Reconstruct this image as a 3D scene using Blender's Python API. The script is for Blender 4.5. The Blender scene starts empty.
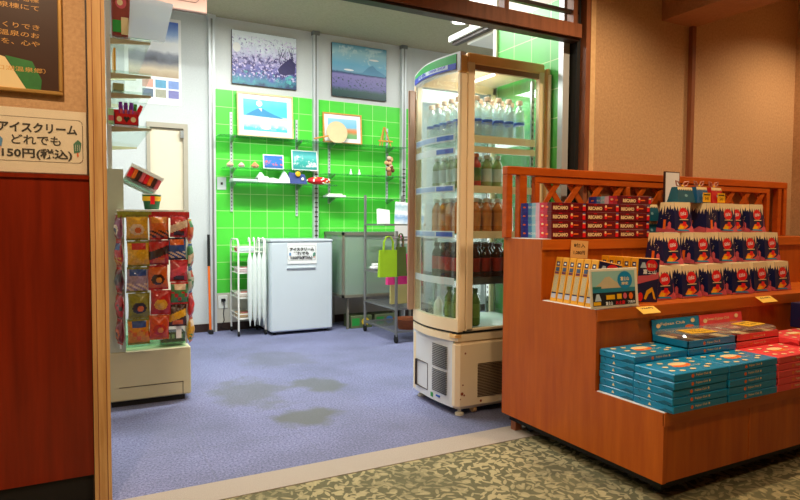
import bpy, math, random
from mathutils import Vector, Matrix
random.seed(7)
COL = bpy.context.scene.collection
PI = math.pi

# ------------------------------------------------------------------ materials
def lin(c):
    r = []
    for v in c[:3]:
        v = v / 255.0
        r.append(v / 12.92 if v <= 0.04045 else ((v + 0.055) / 1.055) ** 2.4)
    return (r[0], r[1], r[2], 1.0)
MATS = {}
def new_mat(name):
    m = bpy.data.materials.new(name); m.use_nodes = True
    nt = m.node_tree
    return m, nt, nt.nodes, nt.links, nt.nodes['Principled BSDF']
def mix_col(nt, a, b, fac):
    n = nt.nodes.new('ShaderNodeMix'); n.data_type = 'RGBA'
    for sock, v in ((n.inputs['Factor'], fac), (n.inputs['A'], a), (n.inputs['B'], b)):
        if hasattr(v, 'is_linked'): nt.links.new(v, sock)
        else: sock.default_value = v
    return n.outputs['Result']
def obj_coord(nt, scale=(1, 1, 1), rot=(0, 0, 0)):
    tc = nt.nodes.new('ShaderNodeTexCoord'); mp = nt.nodes.new('ShaderNodeMapping')
    mp.inputs['Scale'].default_value = scale; mp.inputs['Rotation'].default_value = rot
    nt.links.new(tc.outputs['Object'], mp.inputs['Vector'])
    return mp.outputs['Vector']
def noise(nt, vec, scale, detail=3, rough=.55):
    n = nt.nodes.new('ShaderNodeTexNoise'); n.inputs['Scale'].default_value = scale
    n.inputs['Detail'].default_value = detail; n.inputs['Roughness'].default_value = rough
    nt.links.new(vec, n.inputs['Vector']); return n.outputs['Fac']
def ramp(nt, fac, stops, interp='LINEAR'):
    n = nt.nodes.new('ShaderNodeValToRGB'); cr = n.color_ramp; cr.interpolation = interp
    while len(cr.elements) < len(stops): cr.elements.new(.5)
    for e, (p, c) in zip(cr.elements, stops):
        e.position = p; e.color = lin(c) if max(c) > 1 or len(c) == 3 else c
    nt.links.new(fac, n.inputs['Fac']); return n.outputs['Color']
def bump(nt, bs, h, strength, dist=.01):
    b = nt.nodes.new('ShaderNodeBump'); b.inputs['Strength'].default_value = strength; b.inputs['Distance'].default_value = dist
    nt.links.new(h, b.inputs['Height']); nt.links.new(b.outputs['Normal'], bs.inputs['Normal'])
def plain(name, c, rough=.5, metal=0, var=.10, scale=14, bmp=0, bscale=80, coat=0, trans=0):
    if name in MATS: return MATS[name]
    m, nt, N, L, bs = new_mat(name)
    v = obj_coord(nt); f = noise(nt, v, scale)
    d = tuple(x * (1 - var) for x in lin(c)[:3]) + (1,); u = tuple(min(1, x * (1 + var * .6)) for x in lin(c)[:3]) + (1,)
    L.new(mix_col(nt, d, u, f), bs.inputs['Base Color'])
    bs.inputs['Roughness'].default_value = rough; bs.inputs['Metallic'].default_value = metal
    bs.inputs['Coat Weight'].default_value = coat
    if trans: bs.inputs['Transmission Weight'].default_value = trans
    if bmp: bump(nt, bs, noise(nt, v, bscale, 4), bmp)
    MATS[name] = m; return m
def glass(name, tint=(225, 240, 232), refl=.10, see=.9, haze=None):
    if name in MATS: return MATS[name]
    m, nt, N, L, bs = new_mat(name); N.remove(bs); out = N['Material Output']
    t = N.new('ShaderNodeBsdfTransparent'); t.inputs['Color'].default_value = lin(tint)
    g = N.new('ShaderNodeBsdfGlossy'); g.inputs['Roughness'].default_value = .04
    mx = N.new('ShaderNodeMixShader')
    lw = N.new('ShaderNodeLayerWeight'); lw.inputs['Blend'].default_value = .35
    mr = N.new('ShaderNodeMapRange'); mr.inputs['To Min'].default_value = refl * .5; mr.inputs['To Max'].default_value = min(.7, refl * 3)
    L.new(lw.outputs['Facing'], mr.inputs['Value']); L.new(mr.outputs['Result'], mx.inputs['Fac'])
    L.new(t.outputs[0], mx.inputs[1]); L.new(g.outputs[0], mx.inputs[2])
    last = mx
    if see < 1:
        d = N.new('ShaderNodeBsdfDiffuse'); d.inputs['Color'].default_value = lin(haze or tint)
        m2 = N.new('ShaderNodeMixShader'); m2.inputs['Fac'].default_value = 1 - see
        L.new(mx.outputs[0], m2.inputs[1]); L.new(d.outputs[0], m2.inputs[2]); last = m2
    L.new(last.outputs[0], out.inputs['Surface'])
    MATS[name] = m; return m
def emit(name, c, s):
    if name in MATS: return MATS[name]
    m, nt, N, L, bs = new_mat(name)
    bs.inputs['Base Color'].default_value = lin(c); bs.inputs['Emission Color'].default_value = lin(c); bs.inputs['Emission Strength'].default_value = s
    MATS[name] = m; return m
def wood(name, a, b, rough=.35, grain=(1, 1, .12), scale=30, coat=.2, band=None):
    if name in MATS: return MATS[name]
    m, nt, N, L, bs = new_mat(name)
    v = obj_coord(nt, grain); f = noise(nt, v, scale, 5, .6)
    c = ramp(nt, f, [(.3, a), (.72, b)])
    f2 = noise(nt, obj_coord(nt), 3, 2)
    c = mix_col(nt, c, lin(tuple(x * .8 for x in a)), ramp(nt, f2, [(.45, (0, 0, 0)), (.8, (110, 110, 110))]))
    L.new(c, bs.inputs['Base Color']); bs.inputs['Roughness'].default_value = rough; bs.inputs['Coat Weight'].default_value = coat
    bs.inputs['Coat Roughness'].default_value = .25; bs.inputs['Specular IOR Level'].default_value = .3
    bump(nt, bs, f, .08); MATS[name] = m; return m
def tile(name, base, grout, axes, size=.172, off=(0, 0), upper=None, top=2.41, bottom=None):
    """square tiles; optional wallpaper above `top` and plaster below `bottom` (real wall finishes)"""
    m, nt, N, L, bs = new_mat(name)
    tc = N.new('ShaderNodeTexCoord'); sp = N.new('ShaderNodeSeparateXYZ'); L.new(tc.outputs['Object'], sp.inputs[0])
    cb = N.new('ShaderNodeCombineXYZ')
    ax = {'x': 'X', 'y': 'Y', 'z': 'Z'}
    for i, (a, o) in enumerate(zip(axes, off)):
        s = N.new('ShaderNodeMath'); s.operation = 'SUBTRACT'; s.inputs[1].default_value = o
        L.new(sp.outputs[ax[a]], s.inputs[0]); L.new(s.outputs[0], cb.inputs[i])
    br = N.new('ShaderNodeTexBrick'); br.offset = 0; br.inputs['Scale'].default_value = 1
    br.inputs['Brick Width'].default_value = size; br.inputs['Row Height'].default_value = size
    br.inputs['Mortar Size'].default_value = .0028; br.inputs['Mortar Smooth'].default_value = .2
    c1 = lin(base); br.inputs['Color1'].default_value = c1
    br.inputs['Color2'].default_value = tuple(x * .9 for x in c1[:3]) + (1,); br.inputs['Mortar'].default_value = lin(grout)
    L.new(cb.outputs[0], br.inputs['Vector'])
    f = noise(nt, obj_coord(nt), 9)
    c = mix_col(nt, br.outputs['Color'], tuple(x * .85 for x in c1[:3]) + (1,), ramp(nt, f, [(.4, (0, 0, 0)), (.9, (120, 120, 120))]))
    rough = .28
    def over(c, col, thr, op):
        g = N.new('ShaderNodeMath'); g.operation = op; g.inputs[1].default_value = thr
        L.new(sp.outputs['Z'], g.inputs[0]); return mix_col(nt, c, col, g.outputs[0]), g.outputs[0]
    mr = None
    if upper:
        f3 = noise(nt, obj_coord(nt), 60, 4)
        uc = mix_col(nt, lin(upper), tuple(x * .86 for x in lin(upper)[:3]) + (1,), f3)
        c, mr = over(c, uc, top, 'GREATER_THAN')
    if bottom: c, _ = over(c, lin(bottom[1]), bottom[0], 'LESS_THAN')
    L.new(c, bs.inputs['Base Color']); bs.inputs['Roughness'].default_value = .35
    bump(nt, bs, br.outputs['Fac'], -.25, .004)
    MATS[name] = m; return m
def paint(name, h, stops, amp=.15, scale=8, speck=None, w=None, stretch=(1, 1, 1)):
    """picture printed on a thing: colours by height in the picture with broken edges"""
    m, nt, N, L, bs = new_mat(name)
    tc = N.new('ShaderNodeTexCoord'); sp = N.new('ShaderNodeSeparateXYZ'); L.new(tc.outputs['Object'], sp.inputs[0])
    d = N.new('ShaderNodeMath'); d.operation = 'DIVIDE'; d.inputs[1].default_value = h; L.new(sp.outputs['Z'], d.inputs[0])
    v = obj_coord(nt, stretch); n = noise(nt, v, scale, 5, .65)
    ma = N.new('ShaderNodeMath'); ma.operation = 'MULTIPLY_ADD'; ma.inputs[1].default_value = amp; L.new(n, ma.inputs[0])
    s2 = N.new('ShaderNodeMath'); s2.operation = 'SUBTRACT'; s2.inputs[1].default_value = amp / 2
    L.new(d.outputs[0], ma.inputs[2]); L.new(ma.outputs[0], s2.inputs[0])
    c = ramp(nt, s2.outputs[0], stops)
    for sc, thr, col, lo, hi in (speck or []):
        n2 = noise(nt, v, sc, 4, .7)
        f = ramp(nt, n2, [(thr, (0, 0, 0)), (min(1, thr + .06), (255, 255, 255))])
        z = ramp(nt, d.outputs[0], [(0, (0, 0, 0)), (max(.001, lo), (0, 0, 0)), (lo + .08, (255, 255, 255)), (hi - .05, (255, 255, 255)), (hi, (0, 0, 0))])
        mm = N.new('ShaderNodeMath'); mm.operation = 'MULTIPLY'; L.new(f, mm.inputs[0]); L.new(z, mm.inputs[1])
        c = mix_col(nt, c, lin(col), mm.outputs[0])
    L.new(c, bs.inputs['Base Color']); bs.inputs['Roughness'].default_value = .4
    MATS[name] = m; return m

# ------------------------------------------------------------------ mesh builder
TXT = {}
def text_polys(s, bold=0.0):
    k = (s, bold)
    if k in TXT: return TXT[k]
    cu = bpy.data.curves.new('t', 'FONT'); cu.body = s; cu.size = 1; cu.offset = bold; cu.resolution_u = 2
    o = bpy.data.objects.new('t', cu); COL.objects.link(o)
    dg = bpy.context.evaluated_depsgraph_get()
    me = bpy.data.meshes.new_from_object(o.evaluated_get(dg))
    vs = [(v.co.x, v.co.y) for v in me.vertices]; fs = [tuple(p.vertices) for p in me.polygons]
    bpy.data.objects.remove(o); bpy.data.curves.remove(cu); bpy.data.meshes.remove(me)
    if vs:
        x0 = min(v[0] for v in vs); x1 = max(v[0] for v in vs); y0 = min(v[1] for v in vs); y1 = max(v[1] for v in vs)
    else: x0 = x1 = y0 = y1 = 0
    w = max(1e-6, x1 - x0); h = max(1e-6, y1 - y0)
    vs = [((x - x0) / w - .5, (y - y0) / h - .5) for x, y in vs]
    # keep the lettering facing forward
    out = []
    for f in fs:
        a = sum(vs[f[i]][0] * vs[f[(i + 1) % len(f)]][1] - vs[f[(i + 1) % len(f)]][0] * vs[f[i]][1] for i in range(len(f)))
        out.append(f if a * 1 > 0 else tuple(reversed(f)))
    TXT[k] = (vs, out, w / h); return TXT[k]
class MB:
    def __init__(s): s.v = []; s.f = []; s.m = []; s.mats = []
    def mi(s, mat):
        if mat not in s.mats: s.mats.append(mat)
        return s.mats.index(mat)
    def add(s, vs, fs, mat):
        b = len(s.v); s.v += [tuple(v) for v in vs]; i = s.mi(mat)
        for f in fs: s.f.append(tuple(b + k for k in f)); s.m.append(i)
        return s
    def box(s, x0, x1, y0, y1, z0, z1, mat):
        vs = [(x, y, z) for z in (z0, z1) for y in (y0, y1) for x in (x0, x1)]
        return s.add(vs, [(0, 2, 3, 1), (4, 5, 7, 6), (0, 1, 5, 4), (2, 6, 7, 3), (0, 4, 6, 2), (1, 3, 7, 5)], mat)
    def bbox(s, x0, x1, y0, y1, z0, z1, mat, b=.004):
        """box with chamfered vertical and horizontal edges"""
        b = min(b, (x1 - x0) / 3, (y1 - y0) / 3, (z1 - z0) / 3)
        rings = []
        for z, i in ((z0, b), (z0 + b, 0), (z1 - b, 0), (z1, b)):
            X0, X1, Y0, Y1 = x0 + i, x1 - i, y0 + i, y1 - i
            rings.append([(X0 + b, Y0, z), (X1 - b, Y0, z), (X1, Y0 + b, z), (X1, Y1 - b, z), (X1 - b, Y1, z), (X0 + b, Y1, z), (X0, Y1 - b, z), (X0, Y0 + b, z)])
        vs = [p for r in rings for p in r]; fs = []
        for k in range(3):
            for i in range(8):
                j = (i + 1) % 8; fs.append((k * 8 + i, k * 8 + j, k * 8 + 8 + j, k * 8 + 8 + i))
        fs.append(tuple(reversed(range(8)))); fs.append(tuple(range(24, 32)))
        return s.add(vs, fs, mat)
    def hexa(s, bot, top, mat):
        """bot/top: 4 corners each, counter-clockwise from above"""
        return s.add(list(bot) + list(top), [(3, 2, 1, 0), (4, 5, 6, 7), (0, 1, 5, 4), (1, 2, 6, 5), (2, 3, 7, 6), (3, 0, 4, 7)], mat)
    def tube(s, p0, p1, r, mat, n=8, r1=None):
        p0 = Vector(p0); p1 = Vector(p1); d = (p1 - p0).normalized()
        a = d.orthogonal().normalized(); b = d.cross(a); r1 = r if r1 is None else r1
        vs = []
        for p, q in ((p0, r), (p1, r1)):
            for i in range(n):
                t = 2 * PI * i / n; vs.append(p + a * math.cos(t) * q + b * math.sin(t) * q)
        fs = [(i, (i + 1) % n, n + (i + 1) % n, n + i) for i in range(n)] + [tuple(reversed(range(n))), tuple(range(n, 2 * n))]
        return s.add(vs, fs, mat)
    def path(s, pts, r, mat, n=6):
        pts = [Vector(p) for p in pts]; vs = []; prev = None
        for i, p in enumerate(pts):
            d = (pts[min(i + 1, len(pts) - 1)] - pts[max(i - 1, 0)]).normalized()
            if prev is None: a = d.orthogonal().normalized()
            else: a = (prev - d * prev.dot(d)).normalized()
            prev = a; b = d.cross(a)
            for k in range(n): vs.append(p + (a * math.cos(2 * PI * k / n) + b * math.sin(2 * PI * k / n)) * r)
        fs = []
        for i in range(len(pts) - 1):
            for k in range(n): fs.append((i * n + k, i * n + (k + 1) % n, (i + 1) * n + (k + 1) % n, (i + 1) * n + k))
        fs.append(tuple(reversed(range(n)))); fs.append(tuple(range((len(pts) - 1) * n, len(pts) * n)))
        return s.add(vs, fs, mat)
    def lathe(s, c, prof, mat, n=14, axis='z'):
        vs = []
        for r, h in prof:
            for i in range(n):
                t = 2 * PI * i / n; x, y = r * math.cos(t), r * math.sin(t)
                if axis == 'z': vs.append((c[0] + x, c[1] + y, c[2] + h))
                elif axis == 'y': vs.append((c[0] + x, c[1] + h, c[2] - y))
                else: vs.append((c[0] + h, c[1] + x, c[2] + y))
        fs = []
        for k in range(len(prof) - 1):
            for i in range(n): fs.append((k * n + i, k * n + (i + 1) % n, (k + 1) * n + (i + 1) % n, (k + 1) * n + i))
        fs.append(tuple(reversed(range(n)))); fs.append(tuple(range((len(prof) - 1) * n, len(prof) * n)))
        return s.add(vs, fs, mat)
    def ball(s, c, rx, ry, rz, mat, n=10, k=6):
        prof = []
        vs = [(c[0], c[1], c[2] - rz)]; fs = []
        for j in range(1, k):
            t = PI * j / k
            for i in range(n):
                p = 2 * PI * i / n; vs.append((c[0] + rx * math.sin(t) * math.cos(p), c[1] + ry * math.sin(t) * math.sin(p), c[2] - rz * math.cos(t)))
        vs.append((c[0], c[1], c[2] + rz)); last = len(vs) - 1
        for i in range(n):
            fs.append((0, 1 + (i + 1) % n, 1 + i)); fs.append((last, last - n + i, last - n + (i + 1) % n))
        for j in range(k - 2):
            for i in range(n):
                a = 1 + j * n; fs.append((a + i, a + (i + 1) % n, a + n + (i + 1) % n, a + n + i))
        return s.add(vs, fs, mat)
    def prism(s, pts, y0, y1, mat):
        """outline in xz (counter-clockwise seen from -y), thick in y"""
        n = len(pts); vs = [(x, y0, z) for x, z in pts] + [(x, y1, z) for x, z in pts]
        return s.add(vs, [tuple(range(n)), tuple(reversed(range(n, 2 * n)))] + [(i, n + i, n + (i + 1) % n, (i + 1) % n) for i in range(n)], mat)
    def build(s, name, parent=None, smooth=False, loc=None, rot=None):
        me = bpy.data.meshes.new(name); me.from_pydata(s.v, [], s.f); me.update()
        for m in s.mats: me.materials.append(m)
        me.polygons.foreach_set('material_index', s.m)
        if smooth:
            me.polygons.foreach_set('use_smooth', [True] * len(s.f))
            try: me.set_sharp_from_angle(angle=math.radians(40))
            except Exception: pass
        o = bpy.data.objects.new(name, me); COL.objects.link(o)
        if parent: o.parent = parent
        if loc: o.location = loc
        if rot: o.rotation_euler = rot
        return o
class Face:
    """a printed face: corners given p00,p10,p11,p01 (outward side counter-clockwise)"""
    def __init__(s, mb, p00, p10, p11, p01, lift=.0006):
        s.mb = mb; s.p = [Vector(p) for p in (p00, p10, p11, p01)]; s.lift = lift; s.k = 1
        s.n = (s.p[1] - s.p[0]).cross(s.p[3] - s.p[0]).normalized()
        s.w = (s.p[1] - s.p[0]).length; s.h = (s.p[3] - s.p[0]).length
    def at(s, u, v):
        a, b, c, d = s.p
        return a * (1 - u) * (1 - v) + b * u * (1 - v) + c * u * v + d * (1 - u) * v + s.n * s.lift * s.k
    def poly(s, pts, mat):
        s.mb.add([s.at(u, v) for u, v in pts], [tuple(range(len(pts)))], mat); s.k += .35; return s
    def rect(s, u0, u1, v0, v1, mat): return s.poly([(u0, v0), (u1, v0), (u1, v1), (u0, v1)], mat)
    def oval(s, cu, cv, ru, rv, mat, n=14, tilt=0): 
        return s.poly([(cu + ru * math.cos(2 * PI * i / n), cv + rv * math.sin(2 * PI * i / n) + tilt * math.cos(2 * PI * i / n)) for i in range(n)], mat)
    def text(s, t, cu, cv, hv, mat, wu=None, bold=0.0, tilt=0):
        vs, fs, asp = text_polys(t, bold)
        wu = wu if wu else hv * s.h * asp / s.w
        s.mb.add([s.at(cu + x * wu, cv + y * hv + tilt * x) for x, y in vs], fs, mat); s.k += .35; return s
def tag(o, label=None, cat=None, group=None, kind=None):
    if label: o['label'] = label
    if cat: o['category'] = cat
    if group: o['group'] = group
    if kind: o['kind'] = kind
    return o
def thing(name, label, cat, loc=(0, 0, 0), rz=0, group=None, rot=None):
    o = bpy.data.objects.new(name, None); COL.objects.link(o); o.location = loc
    o.rotation_euler = rot if rot else (0, 0, rz); o.empty_display_size = .05
    return tag(o, label, cat, group)
def dup(root, loc, rz=None, label=None, group=None, rot=None):
    r = root.copy(); COL.objects.link(r); r.location = loc
    if rz is not None: r.rotation_euler = (0, 0, rz)
    if rot is not None: r.rotation_euler = rot
    if label: r['label'] = label
    if group: r['group'] = group
    for ch in list(root.children):
        c = ch.copy(); COL.objects.link(c); c.parent = r
        for g in list(ch.children):
            d = g.copy(); COL.objects.link(d); d.parent = c
    return r
def struct(name, mb): return tag(mb.build(name), kind='structure')

# ------------------------------------------------------------------ colours
white = plain('white_paint', (236, 238, 232), .5, var=.04)
offwhite = plain('off_white', (222, 218, 200), .5, var=.06)
black = plain('black_matt', (14, 13, 13), .7)
ink = plain('black_ink', (18, 18, 20), .6, var=0)
dark = plain('dark_brown_metal', (52, 34, 26), .45)
steel = plain('steel', (170, 172, 172), .3, .9, var=.05)
greymetal = plain('grey_metal', (140, 142, 140), .4, .6)
alu = plain('white_aluminium', (205, 210, 212), .4, .3, var=.03)
red = plain('red_print', (226, 14, 30), .4, var=.03)
cream = plain('cream_print', (240, 214, 160), .45, var=.05)
navy = plain('navy_print', (20, 28, 74), .35, var=.1)
yellow = plain('yellow_print', (240, 180, 20), .4, var=.05)
teal = plain('teal_print', (12, 134, 182), .32, var=.06)
paper = plain('white_paper', (238, 238, 236), .6, var=.02)
orange = plain('orange_print', (238, 110, 30), .4, var=.05)
pinkp = plain('pink_print', (214, 92, 104), .4, var=.08)
bluep = plain('blue_print', (30, 90, 190), .4, var=.05)
greenp = plain('green_print', (40, 150, 60), .4, var=.05)

# ------------------------------------------------------------------ the setting
def carpet_blue():
    m, nt, N, L, bs = new_mat('blue_carpet')
    v = obj_coord(nt)
    fine = noise(nt, v, 90, 5, .8); c = mix_col(nt, lin((72, 76, 112)), lin((146, 150, 190)), ramp(nt, fine, [(.36, (0, 0, 0)), (.64, (255, 255, 255))]))
    c = mix_col(nt, c, lin((84, 88, 108)), ramp(nt, noise(nt, v, 1.7, 4), [(.4, (0, 0, 0)), (.7, (200, 200, 200))]))
    # worn square carpet tiles
    br = N.new('ShaderNodeTexBrick'); br.offset = 0; br.inputs['Scale'].default_value = 1
    br.inputs['Brick Width'].default_value = .5; br.inputs['Row Height'].default_value = .5; br.inputs['Mortar Size'].default_value = .004
    br.inputs['Color1'].default_value = (0, 0, 0, 1); br.inputs['Color2'].default_value = (.10, .10, .10, 1); br.inputs['Mortar'].default_value = (.3, .3, .3, 1)
    L.new(v, br.inputs['Vector'])
    c = mix_col(nt, c, lin((96, 100, 118)), br.outputs['Color'])
    # dull stained patch in the middle of the shop floor
    tc = N.new('ShaderNodeTexCoord')
    tot = None
    for (px, py, sx, sy, st) in ((1.12, 3.22, 2.5, 3.0, .85), (1.42, 3.85, 3.2, 2.2, .75), (.95, 3.85, 2.0, 1.3, .6), (1.4, 4.7, 1.6, 1.6, .35)):
        mp = N.new('ShaderNodeMapping'); mp.vector_type = 'POINT'
        mp.inputs['Location'].default_value = (-px * sx, -py * sy, 0); mp.inputs['Scale'].default_value = (sx, sy, 0)
        L.new(tc.outputs['Object'], mp.inputs['Vector'])
        ln = N.new('ShaderNodeVectorMath'); ln.operation = 'LENGTH'; L.new(mp.outputs[0], ln.inputs[0])
        ad = N.new('ShaderNodeMath'); ad.operation = 'MULTIPLY_ADD'; ad.inputs[1].default_value = .9
        L.new(noise(nt, v, 5, 3), ad.inputs[0]); L.new(ln.outputs['Value'], ad.inputs[2])
        w = ramp(nt, ad.outputs[0], [(.75, (255, 255, 255)), (1, (0, 0, 0))])
        mu = N.new('ShaderNodeMath'); mu.operation = 'MULTIPLY'; mu.inputs[1].default_value = st; L.new(w, mu.inputs[0])
        c = mix_col(nt, c, lin((92, 96, 94)), mu.outputs[0])
    L.new(c, bs.inputs['Base Color']); bs.inputs['Roughness'].default_value = .95
    bump(nt, bs, fine, .3, .003); return m
def carpet_pattern():
    m, nt, N, L, bs = new_mat('leaf_pattern_carpet')
    v0 = obj_coord(nt)
    fine = noise(nt, v0, 300, 2)
    c = mix_col(nt, lin((72, 70, 48)), lin((112, 108, 76)), noise(nt, v0, 38, 4, .7))
    def leaves(scale, a, b, rot):
        mp = obj_coord(nt, (scale, scale, 0), (0, 0, rot))
        vo = N.new('ShaderNodeTexVoronoi'); vo.voronoi_dimensions = '2D'; vo.inputs['Scale'].default_value = 1; vo.inputs['Randomness'].default_value = .8
        L.new(mp, vo.inputs['Vector'])
        su = N.new('ShaderNodeVectorMath'); su.operation = 'SUBTRACT'; L.new(mp, su.inputs[0]); L.new(vo.outputs['Position'], su.inputs[1])
        sp = N.new('ShaderNodeSeparateColor'); L.new(vo.outputs['Color'], sp.inputs[0])
        an = N.new('ShaderNodeMath'); an.operation = 'MULTIPLY'; an.inputs[1].default_value = 3.1; L.new(sp.outputs[0], an.inputs[0])
        vr = N.new('ShaderNodeVectorRotate'); vr.rotation_type = 'Z_AXIS'; L.new(su.outputs[0], vr.inputs['Vector']); L.new(an.outputs[0], vr.inputs['Angle'])
        di = N.new('ShaderNodeVectorMath'); di.operation = 'MULTIPLY'; di.inputs[1].default_value = (1 / a, 1 / b, 0); L.new(vr.outputs[0], di.inputs[0])
        ln = N.new('ShaderNodeVectorMath'); ln.operation = 'LENGTH'; L.new(di.outputs[0], ln.inputs[0])
        return ramp(nt, ln.outputs['Value'], [(.8, (255, 255, 255)), (1, (0, 0, 0))])
    dirt = ramp(nt, noise(nt, v0, 2.5, 2), [(.35, (150, 150, 150)), (.6, (255, 255, 255))])
    for sc, a, b, rot in ((20, .52, .17, 0), (24, .50, .13, .9), (13, .34, .24, .4)):
        f = leaves(sc, a, b, rot)
        mm = N.new('ShaderNodeMath'); mm.operation = 'MULTIPLY'; L.new(f, mm.inputs[0]); L.new(dirt, mm.inputs[1])
        c = mix_col(nt, c, mix_col(nt, lin((146, 136, 98)), lin((186, 174, 132)), fine), mm.outputs[0])
    L.new(c, bs.inputs['Base Color']); bs.inputs['Roughness'].default_value = .95
    bump(nt, bs, fine, .4, .004); return m
plaster_v = None
def plaster(name, a, b, sc=70, bs_=.25):
    m, nt, N, L, bs = new_mat(name)
    v = obj_coord(nt); f = noise(nt, v, sc, 5, .7); g = noise(nt, v, 1.6, 3)
    c = mix_col(nt, lin(a), lin(b), ramp(nt, f, [(.35, (0, 0, 0)), (.7, (255, 255, 255))]))
    c = mix_col(nt, c, lin(tuple(x * .86 for x in a)), ramp(nt, g, [(.5, (0, 0, 0)), (.8, (140, 140, 140))]))
    L.new(c, bs.inputs['Base Color']); bs.inputs['Roughness'].default_value = .85
    bump(nt, bs, f, bs_, .004); return m
tan = plaster('tan_plaster', (208, 168, 124), (184, 142, 100))
tanedge = plaster('tan_trim', (236, 198, 146), (222, 180, 128), 30, .1)
shopwall = plaster('white_wallpaper', (206, 211, 210), (192, 197, 197), 90, .12)
ceilm = plaster('cream_ceiling', (186, 176, 148), (168, 158, 130), 60, .3)
brownwood = wood('brown_frame_wood', (126, 76, 50), (160, 98, 66), .5, coat=.05)
redwood = wood('red_wood_panel', (112, 28, 8), (146, 42, 14), .3, (1, 1, .06), 26)
counterwood = wood('counter_wood', (170, 76, 6), (196, 98, 14), .45, (1, 1, .1), 22, .12)
railwood = wood('rail_wood', (172, 72, 6), (198, 92, 14), .45, (.15, 1, 1), 28, .12)
postwood = wood('weathered_post', (186, 136, 80), (232, 190, 132), .5, (1, 1, .05), 40, .05)

mb = MB(); mb.box(-3, 5.1, 2.575, 6.3, -.1, 0, carpet_blue()); struct('floor', mb)
mb = MB(); mb.box(-3, 5.1, -2.5, 2.40, -.1, 0, carpet_pattern()); struct('floor_front', mb)
mb = MB(); mb.box(-3, 5.1, 2.40, 2.575, -.1, .003, plaster('beige_threshold', (176, 164, 150), (140, 130, 122), 300, .3)); struct('trim_1', mb)

back = tile('green_tile_back', (84, 220, 66), (188, 236, 150), 'xz', .172, (.0, .0 + .002), upper=(210, 214, 212), top=2.41, bottom=(.38, (214, 210, 196)))
# back wall: white left part with the door, tiled part between the posts
mb = MB(); mb.box(1.19, 3.42, 6.2, 6.3, 0, 3.11, back); mb.box(3.42, 5.1, 6.2, 6.3, 0, 3.11, shopwall); struct('wall_back', mb)
mb = MB(); mb.box(-1.0, .60, 6.2, 6.3, 0, 3.11, shopwall); mb.box(.935, 1.19, 6.2, 6.3, 0, 3.11, shopwall); mb.box(.60, .935, 6.2, 6.3, 2.02, 3.11, shopwall); struct('wall_back_left', mb)
mb = MB(); mb.box(-1.1, -1.0, 2.72, 6.3, 0, 3.11, shopwall); struct('wall_left', mb)
mb = MB(); mb.box(5.0, 5.1, 2.7, 6.3, 0, 3.11, shopwall); struct('wall_right', mb)
mb = MB(); mb.box(-1.1, 5.1, 2.72, 6.3, 3.11, 3.2, ceilm); struct('ceiling', mb)
mb = MB(); mb.box(-.95, .60, 6.185, 6.2, 0, .08, dark); mb.box(.935, 1.62, 6.185, 6.2, 0, .08, dark); mb.box(1.62, 5, 6.185, 6.2, 0, .08, dark); struct('baseboard_back', mb)
# door in the back wall
doorm = plain('cream_door', (226, 214, 188), .45, var=.04)
d = MB(); d.box(.60, .90, 6.215, 6.25, .01, 1.985, doorm); d = struct('door_1', d)
f = MB(); dfm = plain('door_frame_grey', (172, 164, 146), .5); f.box(.57, .94, 6.18, 6.26, 1.99, 2.035, dfm); f.box(.90, .94, 6.18, 6.26, 0, 1.99, dfm); f.box(.57, .60, 6.18, 6.26, 0, 1.99, dfm)
f.build('door_frame', d)
f = MB(); f.box(.872, .902, 6.165, 6.2, 1.9, 1.97, greymetal); f.box(.872, .902, 6.165, 6.2, .3, .37, greymetal); f.build('hinge', d)
f = MB(); f.lathe((.64, 6.2, .95), [(.012, 0), (.012, -.03), (.028, -.035), (.026, -.065), (.01, -.07)], steel, axis='y'); f.build('door_handle', d, True)
# slotted steel posts, floor to ceiling
for i, (x0, x1) in enumerate(((1.138, 1.196), (2.21, 2.266), (3.27, 3.325))):
    p = MB(); p.box(x0, x1, 6.15, 6.2, 0, 3.11, alu); p.box(x0 + .02, x1 - .02, 6.146, 6.151, 0, 3.11, greymetal)
    p.box(x0 - .01, x1 + .01, 6.14, 6.2, 3.07, 3.109, greymetal if i else alu)
    for k in range(26 if i else 0): p.box(x0 + .012, x1 - .012, 6.1445, 6.147, 1.7 - k * .05, 1.712 - k * .05, dark)
    struct('trim_%d' % (i + 2), p)

# green tiled return wall on the right, wallpaper above the tiles
rt = tile('green_tile_right', (92, 200, 92), (196, 226, 160), 'yz', .172, (2.82 - .172, .172 * .0 + .002), upper=(196, 172, 148), top=2.415)
mb = MB(); mb.box(2.5, 2.6, 2.70, 3.335, 0, 3.11, rt); mb.box(2.5, 2.6, 3.37, 3.68, 2.46, 3.11, rt); struct('wall_right_tiled', mb)
mb = MB(); mb.box(2.485, 2.61, 3.335, 3.37, 0, 3.11, white); struct('trim_5', mb)
mb = MB(); mb.box(2.455, 2.5, 2.66, 2.70, 0, 3.11, alu); struct('trim_6', mb)
mb = MB(); mb.box(2.44, 2.50, 3.372, 3.86, 2.435, 2.475, white); mb.box(2.46, 2.5, 3.372, 3.84, 2.41, 2.436, dark); mb.box(2.50, 2.75, 3.372, 3.70, 2.385, 2.40, white); struct('trim_7', mb)

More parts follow.
